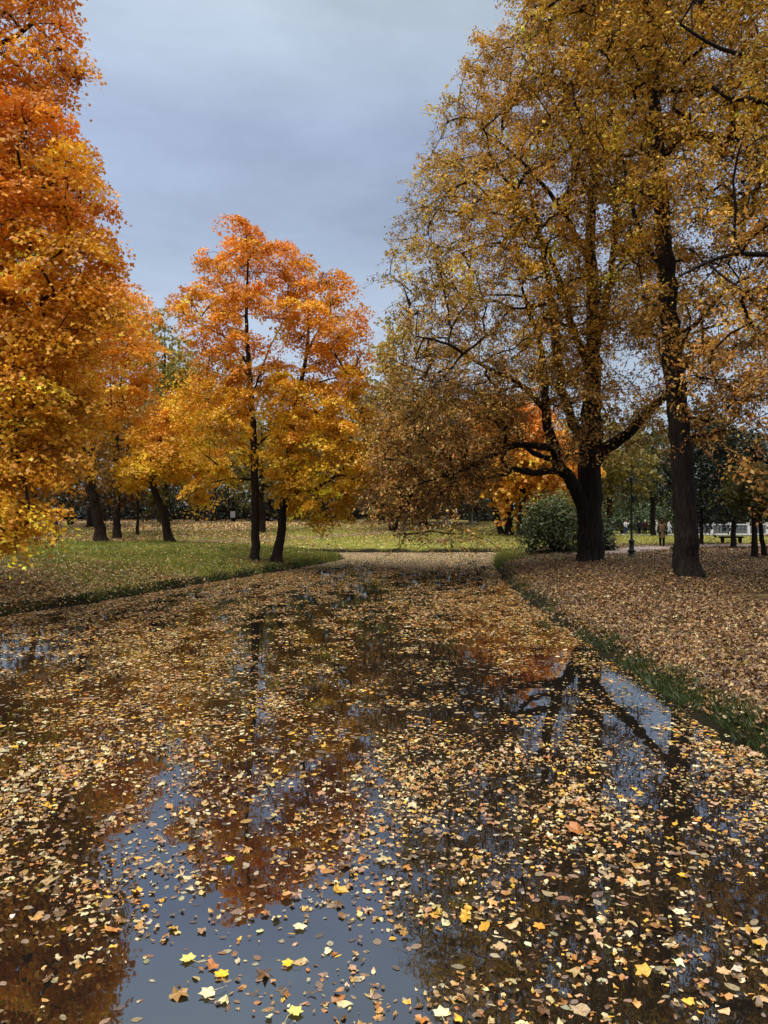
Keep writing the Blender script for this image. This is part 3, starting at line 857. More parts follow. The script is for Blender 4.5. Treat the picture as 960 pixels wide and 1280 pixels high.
def bg_tree(label, px, by_px, d, top, half, low, pal, seed, trunk_r=0.25, lean=0.0, n=42, per=95, size=0.34, rad=1.35, mat=None, bark=None, name='park_tree',
            dense=1.0, group='trees standing beyond the lawn', shape=None, hang=0.4, hd=None):
    """a free-standing tree beyond the banks: trunk at px, crown from top to low (photo rows), half = half width in photo pixels"""
    rng = np.random.default_rng(seed)
    x = (px - 480) / F * d
    base = np.array([x, d, gz(x, d) - 0.1])
    tp = W(px + lean, top + 0.12 * (low - top), d)
    cx = px + lean * 0.7
    trunk = [base, base * 0.6 + np.array([W(px + lean * 0.45, (by_px + low) / 2, d)[0], d, W(px, (by_px + low) / 2, d)[2]]) * 0.4,
             W(px + lean * 0.6, low, d), W(px + lean * 0.8, (low * 0.55 + top * 0.45), d), tp]
    a = np.linspace(0, 2 * np.pi, 26, endpoint=False)
    wob = 1 + 0.16 * np.sin(3 * a + rng.uniform(0, 6)) + 0.12 * np.sin(5 * a + rng.uniform(0, 6)) + rng.normal(0, 0.05, 26)
    cy = (top + low) / 2; ry = (low - top) / 2
    poly = np.stack([cx + half * wob * np.cos(a) * (1 - 0.18 * np.sin(a)), cy - ry * np.sin(a) * np.minimum(wob, 1.08)], -1)
    hd = hd or half / F * d * 0.8
    cl = crown_points(rng, poly, d, max(hd, 1.0), n, (), 0.9, 2)
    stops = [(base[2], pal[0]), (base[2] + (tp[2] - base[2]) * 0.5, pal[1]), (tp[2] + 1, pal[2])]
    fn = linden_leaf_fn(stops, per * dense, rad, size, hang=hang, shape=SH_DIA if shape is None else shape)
    return tree(name, label, 'tree', base, trunk, [trunk_r, trunk_r * 0.85, trunk_r * 0.7, trunk_r * 0.45, 0.04], [], cl, fn, seed + 500, bark or M_BARK, mat,
                group, branch_z=base[2] + (tp[2] - base[2]) * 0.18, twigs=0, trunk_sides=9, flare=1.3, tip=0.016, sides=4)


def build_background_trees():
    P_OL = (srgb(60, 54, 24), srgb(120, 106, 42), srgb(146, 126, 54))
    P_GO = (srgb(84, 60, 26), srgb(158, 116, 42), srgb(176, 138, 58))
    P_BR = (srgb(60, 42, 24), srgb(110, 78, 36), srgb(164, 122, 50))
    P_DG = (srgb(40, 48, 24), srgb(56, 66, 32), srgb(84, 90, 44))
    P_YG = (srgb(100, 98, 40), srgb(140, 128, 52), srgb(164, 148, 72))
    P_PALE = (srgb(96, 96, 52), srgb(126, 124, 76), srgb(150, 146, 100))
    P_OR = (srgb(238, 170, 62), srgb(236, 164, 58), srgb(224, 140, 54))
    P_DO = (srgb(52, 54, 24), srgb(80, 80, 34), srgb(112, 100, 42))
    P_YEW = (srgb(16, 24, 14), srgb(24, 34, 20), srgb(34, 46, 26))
    T = bg_tree
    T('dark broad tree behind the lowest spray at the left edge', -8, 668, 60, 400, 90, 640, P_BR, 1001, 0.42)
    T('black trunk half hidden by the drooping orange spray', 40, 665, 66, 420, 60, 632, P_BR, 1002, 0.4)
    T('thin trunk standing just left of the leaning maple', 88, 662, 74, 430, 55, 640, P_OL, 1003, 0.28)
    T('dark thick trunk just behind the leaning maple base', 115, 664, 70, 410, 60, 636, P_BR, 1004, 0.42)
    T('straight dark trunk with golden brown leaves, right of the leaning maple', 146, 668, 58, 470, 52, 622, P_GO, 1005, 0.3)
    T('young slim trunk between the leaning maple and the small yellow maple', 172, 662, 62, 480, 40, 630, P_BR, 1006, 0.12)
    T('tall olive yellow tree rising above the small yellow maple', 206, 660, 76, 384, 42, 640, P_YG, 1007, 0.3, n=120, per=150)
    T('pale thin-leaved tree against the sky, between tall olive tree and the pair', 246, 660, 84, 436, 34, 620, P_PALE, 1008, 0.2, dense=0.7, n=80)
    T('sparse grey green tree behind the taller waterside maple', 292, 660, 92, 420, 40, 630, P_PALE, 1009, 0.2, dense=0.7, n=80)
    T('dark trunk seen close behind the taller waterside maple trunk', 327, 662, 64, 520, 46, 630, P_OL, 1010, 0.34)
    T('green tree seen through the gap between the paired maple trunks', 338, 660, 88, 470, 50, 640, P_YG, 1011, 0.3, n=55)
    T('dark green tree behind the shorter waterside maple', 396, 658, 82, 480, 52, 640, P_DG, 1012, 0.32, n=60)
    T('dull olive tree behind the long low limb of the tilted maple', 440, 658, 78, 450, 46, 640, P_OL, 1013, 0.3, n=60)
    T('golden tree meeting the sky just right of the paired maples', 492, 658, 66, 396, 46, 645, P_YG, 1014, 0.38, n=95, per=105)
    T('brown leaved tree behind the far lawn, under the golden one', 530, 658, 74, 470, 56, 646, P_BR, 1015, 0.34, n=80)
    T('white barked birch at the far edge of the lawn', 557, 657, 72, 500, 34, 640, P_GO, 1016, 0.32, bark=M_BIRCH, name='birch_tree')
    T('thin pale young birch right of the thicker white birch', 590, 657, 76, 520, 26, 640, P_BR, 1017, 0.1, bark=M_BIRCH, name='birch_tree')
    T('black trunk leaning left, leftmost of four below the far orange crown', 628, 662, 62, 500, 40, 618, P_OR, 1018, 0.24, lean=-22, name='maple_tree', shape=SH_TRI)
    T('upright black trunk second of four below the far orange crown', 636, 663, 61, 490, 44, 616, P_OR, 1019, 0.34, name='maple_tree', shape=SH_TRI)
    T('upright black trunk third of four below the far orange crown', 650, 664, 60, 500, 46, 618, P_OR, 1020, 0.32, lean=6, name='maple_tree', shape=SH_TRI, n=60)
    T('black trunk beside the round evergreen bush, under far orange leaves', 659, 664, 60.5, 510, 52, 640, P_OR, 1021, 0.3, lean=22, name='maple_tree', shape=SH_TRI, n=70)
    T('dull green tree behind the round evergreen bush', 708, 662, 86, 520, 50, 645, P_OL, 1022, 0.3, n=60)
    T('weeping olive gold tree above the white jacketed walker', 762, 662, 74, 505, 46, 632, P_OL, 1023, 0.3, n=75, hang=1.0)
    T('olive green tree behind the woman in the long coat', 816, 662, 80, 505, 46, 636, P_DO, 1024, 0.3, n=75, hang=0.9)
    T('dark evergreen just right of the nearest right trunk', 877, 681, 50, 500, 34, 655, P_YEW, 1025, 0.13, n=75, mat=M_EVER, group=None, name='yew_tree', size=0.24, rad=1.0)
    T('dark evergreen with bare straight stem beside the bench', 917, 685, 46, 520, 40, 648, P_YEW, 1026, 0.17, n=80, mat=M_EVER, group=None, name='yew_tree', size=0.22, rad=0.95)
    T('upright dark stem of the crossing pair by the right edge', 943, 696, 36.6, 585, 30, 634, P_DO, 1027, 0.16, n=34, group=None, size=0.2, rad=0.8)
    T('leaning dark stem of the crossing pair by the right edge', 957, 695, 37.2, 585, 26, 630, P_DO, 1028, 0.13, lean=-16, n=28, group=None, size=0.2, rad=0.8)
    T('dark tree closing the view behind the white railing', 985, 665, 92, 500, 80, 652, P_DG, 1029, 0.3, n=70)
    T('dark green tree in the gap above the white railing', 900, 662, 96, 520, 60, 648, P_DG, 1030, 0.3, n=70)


def shrub(label, px, d, half_px, top_px, pal, seed, n=900, size=0.14, name='evergreen_shrub', mat=None, depth=0.8, group=None):
    """a rounded bush of many leaves around several stems"""
    rng = np.random.default_rng(seed)
    x = (px - 480) / F * d
    base = np.array([x, d, gz(x, d) - 0.05])
    rx = half_px / F * d; hz = H + (640 - top_px) / F * d - base[2]
    root = empty(name, base, label, 'bush', group)
    # lumpy dome of leaf clumps
    k = max(30, n // 40)
    a = rng.uniform(0, 2 * np.pi, k); e = np.arcsin(rng.uniform(-0.05, 1, k))
    lump = 1 + 0.14 * np.sin(3 * a + rng.uniform(0, 6)) * np.cos(e) + rng.normal(0, 0.09, k)
    sh = rng.uniform(0.62, 1.0, k) ** 0.6 * lump
    C = base + np.stack([rx * sh * np.cos(a) * np.cos(e), rx * depth * sh * np.sin(a) * np.cos(e), 0.08 * hz + 0.9 * hz * sh * np.maximum(0.02, np.sin(e))], -1)
    M = Mesh()
    for c in C[:: max(1, k // 24)]:
        pts = smooth(np.array([base + rng.normal(0, 0.12, 3) * [1, 1, 0], 0.5 * (base + c) + rng.normal(0, 0.1, 3), c]), 0.4)
        tube(M, pts, np.linspace(0.03, 0.008, len(pts)), 4, cap=False)
    M.build('stem', M_TWIG, root, base, color=False)
    ML = Mesh()
    ix = rng.integers(0, k, n)
    cr = 0.16 * (rx + hz) / 2 * np.exp(rng.normal(0, 0.2, k))
    P = C[ix] + rng.normal(0, 1, (n, 3)) * cr[ix, None] * [1, 1, 0.75]
    P[:, 2] = np.maximum(P[:, 2], base[2] + 0.08)
    N = norm(P - (base + [0, 0, hz * 0.3])) + rng.normal(0, 0.6, (n, 3)) + [0, 0, 0.4]
    cl = np.exp(rng.normal(0, 0.25, (k, 1)))
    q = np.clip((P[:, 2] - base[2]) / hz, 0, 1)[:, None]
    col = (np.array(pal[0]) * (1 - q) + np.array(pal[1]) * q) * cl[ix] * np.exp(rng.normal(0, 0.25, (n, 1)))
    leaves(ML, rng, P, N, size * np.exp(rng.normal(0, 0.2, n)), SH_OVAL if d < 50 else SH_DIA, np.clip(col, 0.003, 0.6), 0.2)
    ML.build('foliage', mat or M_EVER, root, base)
    return root


def build_shrubs():
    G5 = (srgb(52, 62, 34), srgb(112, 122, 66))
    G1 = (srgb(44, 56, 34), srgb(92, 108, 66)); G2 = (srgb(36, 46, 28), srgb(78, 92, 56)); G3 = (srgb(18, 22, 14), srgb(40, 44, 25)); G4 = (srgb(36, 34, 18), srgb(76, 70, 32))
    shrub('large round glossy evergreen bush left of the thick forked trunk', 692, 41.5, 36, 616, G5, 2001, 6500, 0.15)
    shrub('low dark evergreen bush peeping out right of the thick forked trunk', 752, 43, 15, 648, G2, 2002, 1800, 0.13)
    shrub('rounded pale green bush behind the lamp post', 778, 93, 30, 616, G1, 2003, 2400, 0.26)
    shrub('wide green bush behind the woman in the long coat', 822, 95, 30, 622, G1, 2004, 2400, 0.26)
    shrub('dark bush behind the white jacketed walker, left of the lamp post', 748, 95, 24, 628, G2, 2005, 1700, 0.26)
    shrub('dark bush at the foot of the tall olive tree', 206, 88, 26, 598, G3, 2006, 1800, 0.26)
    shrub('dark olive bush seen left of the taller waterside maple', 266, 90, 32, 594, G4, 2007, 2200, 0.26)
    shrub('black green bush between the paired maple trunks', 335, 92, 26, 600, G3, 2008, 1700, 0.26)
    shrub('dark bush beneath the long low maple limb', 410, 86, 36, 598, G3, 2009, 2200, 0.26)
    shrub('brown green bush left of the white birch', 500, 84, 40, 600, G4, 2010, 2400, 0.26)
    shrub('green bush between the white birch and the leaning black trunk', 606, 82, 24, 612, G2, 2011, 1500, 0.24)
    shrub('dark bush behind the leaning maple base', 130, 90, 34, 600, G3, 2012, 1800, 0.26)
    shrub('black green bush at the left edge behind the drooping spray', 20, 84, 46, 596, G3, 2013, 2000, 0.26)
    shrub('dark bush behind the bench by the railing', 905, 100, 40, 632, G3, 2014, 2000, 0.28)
    shrub('small stemmed plant at the path edge beside the nearest right trunk', 844, 44, 5, 677, G2, 2015, 260, 0.08)


def build_far_wood():
    rng = np.random.default_rng(31)
    n = 64000
    x = rng.uniform(-115, 115, n)
    lobes = 0.5 + 0.5 * vnoise(x * 0.11, x * 0 + 3, 9)
    top = 13.5 + 4.5 * lobes + 1.2 * vnoise(x * 0.5, x * 0, 4) - 5.5 * np.exp(-((x - 37) / 9) ** 2)
    z = 0.3 + (top) * rng.uniform(0, 1, n) ** 0.9
    y = 112 + 10 * rng.uniform(0, 1, n) + 3 * vnoise(x * 0.3, z * 0.5, 8)
    P = np.stack([x, y, z], -1)
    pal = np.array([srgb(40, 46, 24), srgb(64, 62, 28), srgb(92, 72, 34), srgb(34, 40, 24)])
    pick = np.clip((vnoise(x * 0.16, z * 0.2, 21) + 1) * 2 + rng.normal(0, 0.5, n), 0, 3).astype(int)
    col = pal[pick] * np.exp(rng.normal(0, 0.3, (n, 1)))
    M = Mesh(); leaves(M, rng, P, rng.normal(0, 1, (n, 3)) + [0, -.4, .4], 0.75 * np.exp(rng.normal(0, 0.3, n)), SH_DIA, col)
    # undergrowth along its foot, shade put into its near-black leaf colour
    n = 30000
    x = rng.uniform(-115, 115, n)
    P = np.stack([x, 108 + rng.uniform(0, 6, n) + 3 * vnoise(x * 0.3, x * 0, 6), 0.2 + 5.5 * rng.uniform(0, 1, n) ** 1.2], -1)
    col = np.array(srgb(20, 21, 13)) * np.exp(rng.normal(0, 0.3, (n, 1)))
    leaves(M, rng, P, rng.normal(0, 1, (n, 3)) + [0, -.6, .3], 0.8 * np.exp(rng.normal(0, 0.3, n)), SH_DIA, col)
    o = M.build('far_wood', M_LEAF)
    tag(o, 'dark autumn wood closing the view far beyond the lawn', 'woodland', kind='stuff')


# ------------------------------------------------------------------ fallen leaves and grass
FALL = np.array([srgb(216, 198, 150), srgb(192, 166, 112), srgb(216, 166, 50), srgb(184, 136, 70), srgb(172, 112, 48), srgb(186, 146, 112), srgb(112, 82, 46), srgb(222, 208, 172)])


def pick_cols(rng, n, w, pal=FALL, sd=0.14):
    w = np.asarray(w, float); w = w / w.sum()
    i = rng.choice(len(pal), n, p=w)
    return np.clip(0.90 * pal[i] * np.exp(rng.normal(0, sd, (n, 1))) * np.exp(rng.normal(0, 0.05, (n, 3))), 0.01, 0.85)


def build_floating():
    rng = np.random.default_rng(41)
    M = Mesh()
    # sample inside the pond, in bands of distance
    for y0, y1, per, far in ((1.5, 9, 960, 0), (9, 16, 780, 0), (16, 28, 470, 1), (28, 52.5, 330, 1)):
        xs0, xs1 = -max(y1 * 0.56, 4), min(max(y1 * 0.56, 4), 13)
        n = int((xs1 - xs0) * (y1 - y0) * per)
        x = rng.uniform(xs0, xs1, n); y = rng.uniform(y0, y1, n)
        sd = poly_dist(POND, x, y)
        nz = vnoise(x * 0.55, y * 0.38, 15) * 0.6 + vnoise(x * 1.7, y * 1.2, 16) * 0.55 + vnoise(x * 4, y * 3, 17) * 0.45 + vnoise(x * 0.9 + 0.5 * y, y * 2.6, 18) * 0.35
        dens = 0.27 + 0.52 * nz + 0.14 * sstep(18, 32, y) + 0.25 * sstep(-1.4, 0, sd) + 0.45 * sstep(-4.5, -0.5, sd) * (x < -3)
        g = np.exp(-((x / y + 0.165) / 0.19) ** 4) * (1 - sstep(7.0, 10.5, y))
        dens *= 1 - (0.58 + 0.22 * sstep(6.2, 4.6, y)) * g
        g2 = np.exp(-((x / y - 0.33) / 0.055) ** 4) * sstep(6.5, 7.5, y) * (1 - sstep(12, 14, y))
        dens *= 1 - 0.62 * g2
        g3 = np.exp(-((x / y - 0.33) / 0.24) ** 4) * (1 - sstep(5.0, 8.5, y))
        dens *= 1 - 0.38 * g3
        dens += 0.6 * sstep(33, 42, y + 2.2 * vnoise(x * 0.8, y * 0.3, 19))
        ok = (sd < -0.03) & (rng.uniform(0, 1, n) < dens) & (np.abs(x) < y * 0.56 + 1.5)
        x, y = x[ok], y[ok]; n = len(x)
        kind = rng.uniform(0, 1, n)
        z = 0.004 + rng.uniform(0, 0.008, n)
        P = np.stack([x, y, z], -1)
        wn = [1.7, 2.4, 1.4, 2.3, 1.7, 1.0, 2.8, 0.25]
        wf = [1.2, 2.0, 0.7, 2.8, 2.2, 1.6, 3.2, 0.4]
        col = pick_cols(rng, n, wf if far else wn, sd=0.2)
        pl = sstep(33, 41, y)[:, None]
        col = col * (1 - 0.6 * pl) + 0.6 * pl * np.array(srgb(206, 184, 148)) * np.exp(rng.normal(0, 0.18, (n, 1)))
        N = np.stack([rng.normal(0, 0.09, n), rng.normal(0, 0.09, n), np.ones(n)], -1)
        big = kind < 0.085; sl = kind > 0.86; ov = ~(big | sl)
        if far:
            leaves(M, rng, P[big], N[big], 0.10 * np.exp(rng.normal(0, 0.25, big.sum())), SH_TRI, col[big], 0.12)
            leaves(M, rng, P[~big], N[~big], 0.055 * np.exp(rng.normal(0, 0.3, (~big).sum())), SH_OVAL, col[~big], 0.15)
        else:
            fan = y0 < 9
            leaves(M, rng, P[big] + [0, 0, .004], N[big], 0.078 * np.exp(rng.normal(0, 0.26, big.sum())), SH_MAPLE, col[big], 0.14, fan=fan)
            leaves(M, rng, P[ov], N[ov], 0.035 * np.exp(rng.normal(0, 0.38, ov.sum())), SH_OVAL, col[ov], 0.2, fan=fan)
            leaves(M, rng, P[sl], N[sl], 0.038 * np.exp(rng.normal(0, 0.35, sl.sum())), SH_SLIM, col[sl], 0.25)
    # waterlogged leaves lying level with the surface, dulled
    n = 4500
    x = rng.uniform(-6, 6, n); y = rng.uniform(2, 14, n)
    ok = (poly_dist(POND, x, y) < -0.05) & (np.abs(x) < y * 0.56 + 1)
    x, y = x[ok], y[ok]; n = len(x)
    col = pick_cols(rng, n, [1, 1, .2, 1, .6, 1.6, 1.5, .4]) * 0.45 + np.array([0.03, 0.035, 0.045])
    leaves(M, rng, np.stack([x, y, rng.uniform(0.001, 0.0038, n)], -1), np.tile([0, 0, 1.0], (n, 1)), 0.05 * np.exp(rng.normal(0, 0.4, n)), SH_OVAL, col, 0.0)
    tag(M.build('floating_leaves', M_FALLEN), 'yellow and cream autumn leaves floating over the dark pond', 'fallen leaves', kind='stuff')


def single_leaf(label, px, py, size, shape, col, rz, seed, curl=0.25):
    d = F * H / (py - 640.0)
    x = (px - 480) / F * d
    rng = np.random.default_rng(seed)
    k = len(shape)
    root = empty('floating_leaf', (x, d, 0.014), label, 'leaf', 'large leaves floating in the foreground')
    c, s_ = math.cos(rz), math.sin(rz)
    sx = shape[:, 0] * c - shape[:, 1] * s_; sy = shape[:, 0] * s_ + shape[:, 1] * c
    M = Mesh()
    # blade as a fan around a raised midpoint with teeth between the lobes
    pts = [(0, 0, 0.0)]
    for i in range(k):
        for t in (0.0, 0.5):
            j = (i + 1) % k
            px_, py_ = sx[i] * (1 - t) + sx[j] * t, sy[i] * (1 - t) + sy[j] * t
            r = math.hypot(px_, py_); f = 1 + (rng.normal(0, 0.05) if t else 0)
            pts.append((px_ * f, py_ * f, curl * r * r * (0.6 + 0.4 * math.sin(2 * math.atan2(py_, px_) + seed)) + rng.normal(0, 0.012)))
    v = np.array(pts) * size
    m = 2 * k
    f = [(0, 1 + i, 1 + (i + 1) % m) for i in range(m)]
    cc = np.clip(np.array(col)[None] * np.exp(rng.normal(0, 0.05, (m, 1))), 0, 0.9)
    M.add(v, f, cc, 0, False)
    b = M.build('blade', M_FALLEN, root)
    MS = Mesh()
    dr = np.array([-math.sin(rz) * -1, -math.cos(rz), 0.0]); dr = np.array([s_, -c, 0])
    tube(MS, [dr * size * 0.1 + [0, 0, .003], dr * size * 0.5 + [0, 0, .006], dr * size * 0.85 + np.array([c, s_, 0]) * size * 0.12], [0.0022, 0.0018, 0.0014], 5, col=tuple(0.8 * x_ for x_ in col))
    MS.build('stalk', M_FALLEN, root)


def build_single_leaves():
    Y, CR, PY, OR, TAN = srgb(238, 190, 40), srgb(228, 214, 168), srgb(226, 206, 110), srgb(222, 150, 50), srgb(206, 166, 120)
    A = single_leaf
    A('bright yellow maple leaf alone on the open sky reflection', 277, 1221, 0.105, SH_MAPLE, Y, 0.3, 1)
    A('cream maple leaf just below the bright yellow leaf, edge folded', 262, 1243, 0.12, SH_MAPLE, CR, 2.0, 2)
    A('pale yellow maple leaf lowest in the grey sky reflection', 368, 1268, 0.105, SH_MAPLE, PY, -0.6, 3)
    A('small yellow maple leaf in a cluster right of the bright yellow one', 361, 1207, 0.09, SH_MAPLE, Y, 1.2, 4)
    A('pale cream maple leaf beneath the tip of the reflected tree', 236, 1201, 0.11, SH_MAPLE, PY, 0.9, 5)
    A('cream leaf in the upper middle of the grey sky reflection', 376, 1160, 0.105, SH_MAPLE, CR, 2.6, 6)
    A('yellow green leaf lying on the dark reflection of the paired maples', 286, 1076, 0.105, SH_MAPLE, srgb(214, 190, 60), -1.0, 7)
    A('white cream maple leaf on black water, middle of the right side', 850, 1143, 0.11, SH_MAPLE, srgb(236, 222, 176), 0.2, 8)
    A('orange maple leaf on black water at lower right centre', 676, 1160, 0.10, SH_MAPLE, OR, 1.7, 9)
    A('tan maple leaf near the lower right corner', 905, 1218, 0.105, SH_MAPLE, TAN, -0.4, 10)
    A('pale maple leaf at the bottom edge right of the sky reflection', 552, 1270, 0.11, SH_MAPLE, CR, 0.1, 11)
    A('golden leaf on black water near the right edge', 855, 1096, 0.10, SH_MAPLE, srgb(232, 178, 50), 2.2, 12)


def build_litter():
    rng = np.random.default_rng(43)
    M = Mesh()
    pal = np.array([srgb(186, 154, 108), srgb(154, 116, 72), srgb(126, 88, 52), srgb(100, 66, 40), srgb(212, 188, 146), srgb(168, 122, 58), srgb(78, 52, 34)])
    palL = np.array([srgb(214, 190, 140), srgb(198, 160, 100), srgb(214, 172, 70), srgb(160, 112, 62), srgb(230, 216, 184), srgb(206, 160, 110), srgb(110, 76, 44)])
    regions = [(4.0, 9, 8, 20, 800, 0), (4.0, 22, 20, 34, 450, 0), (5.0, 26, 34, 52, 120, 1), (-24, -3, 17, 32, 210, 0), (-24, -2, 32, 50, 95, 1), (-45, 14, 49, 84, 26, 2), (10, 45, 50, 88, 5, 2)]
    for x0, x1, y0, y1, per, far in regions:
        n = int((x1 - x0) * (y1 - y0) * per)
        x = rng.uniform(x0, x1, n); y = rng.uniform(y0, y1, n)
        ok = np.abs(x) < y * 0.56 + 1.5
        x, y = x[ok], y[ok]
        sd = poly_dist(POND, x, y)
        _, lit, _ = zones(x, y, sd)
        ok = (sd > -0.12) & (rng.uniform(0, 1, len(x)) < np.maximum(lit * 1.05 + 0.03, 0.30 + 0.5 * (x > 3) * sstep(0.0, 0.2, sd)) * (0.35 + 0.65 * sstep(-0.1, 0.15, sd)))
        ok &= (sd > 0.25) | (height(x, y, sd) > 0.0)
        # keep the trodden path mostly clear
        pd = path_dist(x, y)
        ok &= (pd > 0.9) | (rng.uniform(0, 1, len(x)) < 0.12)
        x, y, sd = x[ok], y[ok], sd[ok]; n = len(x)
        z = height(x, y, sd) + rng.uniform(0.008, 0.045, n)
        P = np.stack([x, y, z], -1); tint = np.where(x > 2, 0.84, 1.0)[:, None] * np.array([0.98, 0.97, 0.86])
        right = x > 2
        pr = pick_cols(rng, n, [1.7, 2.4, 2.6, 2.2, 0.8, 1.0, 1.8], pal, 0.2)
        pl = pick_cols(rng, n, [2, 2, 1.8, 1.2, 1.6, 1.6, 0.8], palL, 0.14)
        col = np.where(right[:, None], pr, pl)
        # right bank litter is lighter near the camera, darker farther off, and patchy
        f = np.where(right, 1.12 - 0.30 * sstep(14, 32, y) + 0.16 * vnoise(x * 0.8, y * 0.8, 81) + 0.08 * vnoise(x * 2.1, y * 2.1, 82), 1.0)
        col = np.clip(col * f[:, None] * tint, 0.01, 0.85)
        N = rng.normal(0, 0.42, (n, 3)) + [0, 0, 1]
        sz = (0.062, 0.09, 0.14)[far] * np.exp(rng.normal(0, 0.25, n))
        big = rng.uniform(0, 1, n) < 0.35
        leaves(M, rng, P[big], N[big], sz[big] * 1.25, SH_TRI if far else SH_MAPLE, col[big], 0.3, fan=(not far and y1 <= 20))
        leaves(M, rng, P[~big], N[~big], sz[~big], SH_DIA if far else SH_OVAL, col[~big], 0.35, fan=(not far and y1 <= 20))
    # drifts caught round the feet of the trunks
    for cx, cy, r0, k in ((9.03, 33.0, 0.58, 900), (9.93, 25.2, 0.5, 900), (-6.07, 36.0, 0.24, 220), (-5.1, 36.6, 0.27, 220)):
        a = rng.uniform(0, 6.28, k); q = np.abs(rng.normal(0, 0.45, k)); x = cx + np.cos(a) * (r0 + q); y = cy + np.sin(a) * (r0 + q)
        P = np.stack([x, y, height(x, y) + 0.02 + 0.10 * np.exp(-q * 4) * rng.uniform(0, 1, k)], -1)
        leaves(M, rng, P, rng.normal(0, 0.5, (k, 3)) + [0, 0, 1], 0.085 * np.exp(rng.normal(0, 0.25, k)), SH_OVAL, pick_cols(rng, k, [1.7, 2.4, 2.6, 2.2, 0.8, 1.0, 1.8], pal, 0.2), 0.35)
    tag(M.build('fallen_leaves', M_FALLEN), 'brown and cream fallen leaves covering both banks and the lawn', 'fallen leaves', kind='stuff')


PATH = [(9.8, 39.5), (12.5, 41.5), (15.5, 45.0), (19.5, 48.0), (26, 49.5), (36, 50.5), (50, 51)]


def path_dist(x, y):
    best = np.full(np.shape(x), 1e9)
    for (x0, y0), (x1, y1) in zip(PATH[:-1], PATH[1:]):
        dx, dy = x1 - x0, y1 - y0
        t = np.clip(((x - x0) * dx + (y - y0) * dy) / (dx * dx + dy * dy), 0, 1)
        best = np.minimum(best, np.hypot(x - x0 - t * dx, y - y0 - t * dy))
    return best


def build_grass():
    rng = np.random.default_rng(47)
    M = Mesh()
    regs = [(-24, -1.5, 18, 34, 420, 0.075, 0), (-24, -1.5, 34, 49.5, 260, 0.09, 0), (-30, 14, 50, 66, 42, 0.13, 0), (4.0, 6.0, 7.5, 16, 2200, 0.085, 1), (4.0, 6.5, 16, 24, 1100, 0.08, 1), (-13, -2, 17, 47, 330, 0.09, 1), (4.2, 13, 24, 51, 420, 0.14, 1), (10, 40, 48, 84, 26, 0.13, 0), (-14, -8, 12, 20, 500, 0.1, 0)]
    for x0, x1, y0, y1, per, ht, edge in regs:
        n = int((x1 - x0) * (y1 - y0) * per)
        x = rng.uniform(x0, x1, n); y = rng.uniform(y0, y1, n)
        ok = np.abs(x) < y * 0.56 + 1.5
        x, y = x[ok], y[ok]
        sd = poly_dist(POND, x, y)
        g, lit, _ = zones(x, y, sd)
        keep = g * (0.75 if not edge else 1.0)
        if edge:
            band = (np.exp(-((sd - 0.04) / 0.19) ** 2) * np.clip(0.45 + 0.7 * vnoise(x * 1.4, y * 1.4, 61), 0, 1) + np.exp(-((sd - 0.35) / 0.25) ** 2) * np.clip(0.5 * vnoise(x * 1.2, y * 1.2, 63), 0, 1)) * (1.0 - 0.85 * sstep(12, 19, y) * (x > 0) * (y < 36))
            band = np.where(y > 38, np.maximum(band, 0.6 * np.exp(-((sd - 0.5) / 0.8) ** 2)), band)
            keep = band
        ok = (sd > (-0.11 if edge else 0.0)) & (rng.uniform(0, 1, len(x)) < keep) & (path_dist(x, y) > 1.0)
        if edge: ok &= height(x, y, sd) > -0.005
        x, y, sd = x[ok], y[ok], sd[ok]; n = len(x)
        z = height(x, y, sd)
        hgt = ht * np.exp(rng.normal(0, 0.35, n))
        if edge: hgt = hgt * (0.8 + 0.5 * (sd < 0.35))
        ang = rng.uniform(0, 6.28, n)
        w = 0.010 + 0.0011 * y + 0.004 * rng.uniform(0, 1, n)
        lean = rng.normal(0, 0.45, (n, 2)) * hgt[:, None]
        if edge: lean[:, 0] -= 0.35 * hgt * np.sign(x)
        A = np.stack([x - np.cos(ang) * w / 2, y - np.sin(ang) * w / 2, z - 0.01], -1)
        B = np.stack([x + np.cos(ang) * w / 2, y + np.sin(ang) * w / 2, z - 0.01], -1)
        C1 = np.stack([x + lean[:, 0], y + lean[:, 1], z + hgt * 0.9], -1)
        v = np.stack([A, B, C1], 1).reshape(-1, 3)
        if edge:
            c0, c1 = np.array(srgb(36, 50, 20)), np.array(srgb(78, 92, 40))
        elif y0 >= 48:
            c0, c1 = np.array(srgb(140, 142, 58)), np.array(srgb(182, 176, 88))
        else:
            c0, c1 = np.array(srgb(96, 110, 36)), np.array(srgb(152, 154, 64))
        t = np.clip(0.5 + 0.35 * vnoise(x * 0.7, y * 0.7, 62) + rng.normal(0, 0.2, n), 0, 1)[:, None]
        col = (c0 * (1 - t) + c1 * t) * np.exp(rng.normal(0, 0.18, (n, 1)))
        if edge:
            q = sstep(34, 42, y)[:, None]; col = col * (1 - q) + q * np.array(srgb(130, 132, 56)) * np.exp(rng.normal(0, 0.2, (n, 1)))
        M.add(v, np.arange(3 * n).reshape(-1, 3), col)
    tag(M.build('grass', M_GRASS), 'short autumn grass on the banks, longer tufts along the water edge', 'grass', kind='stuff')


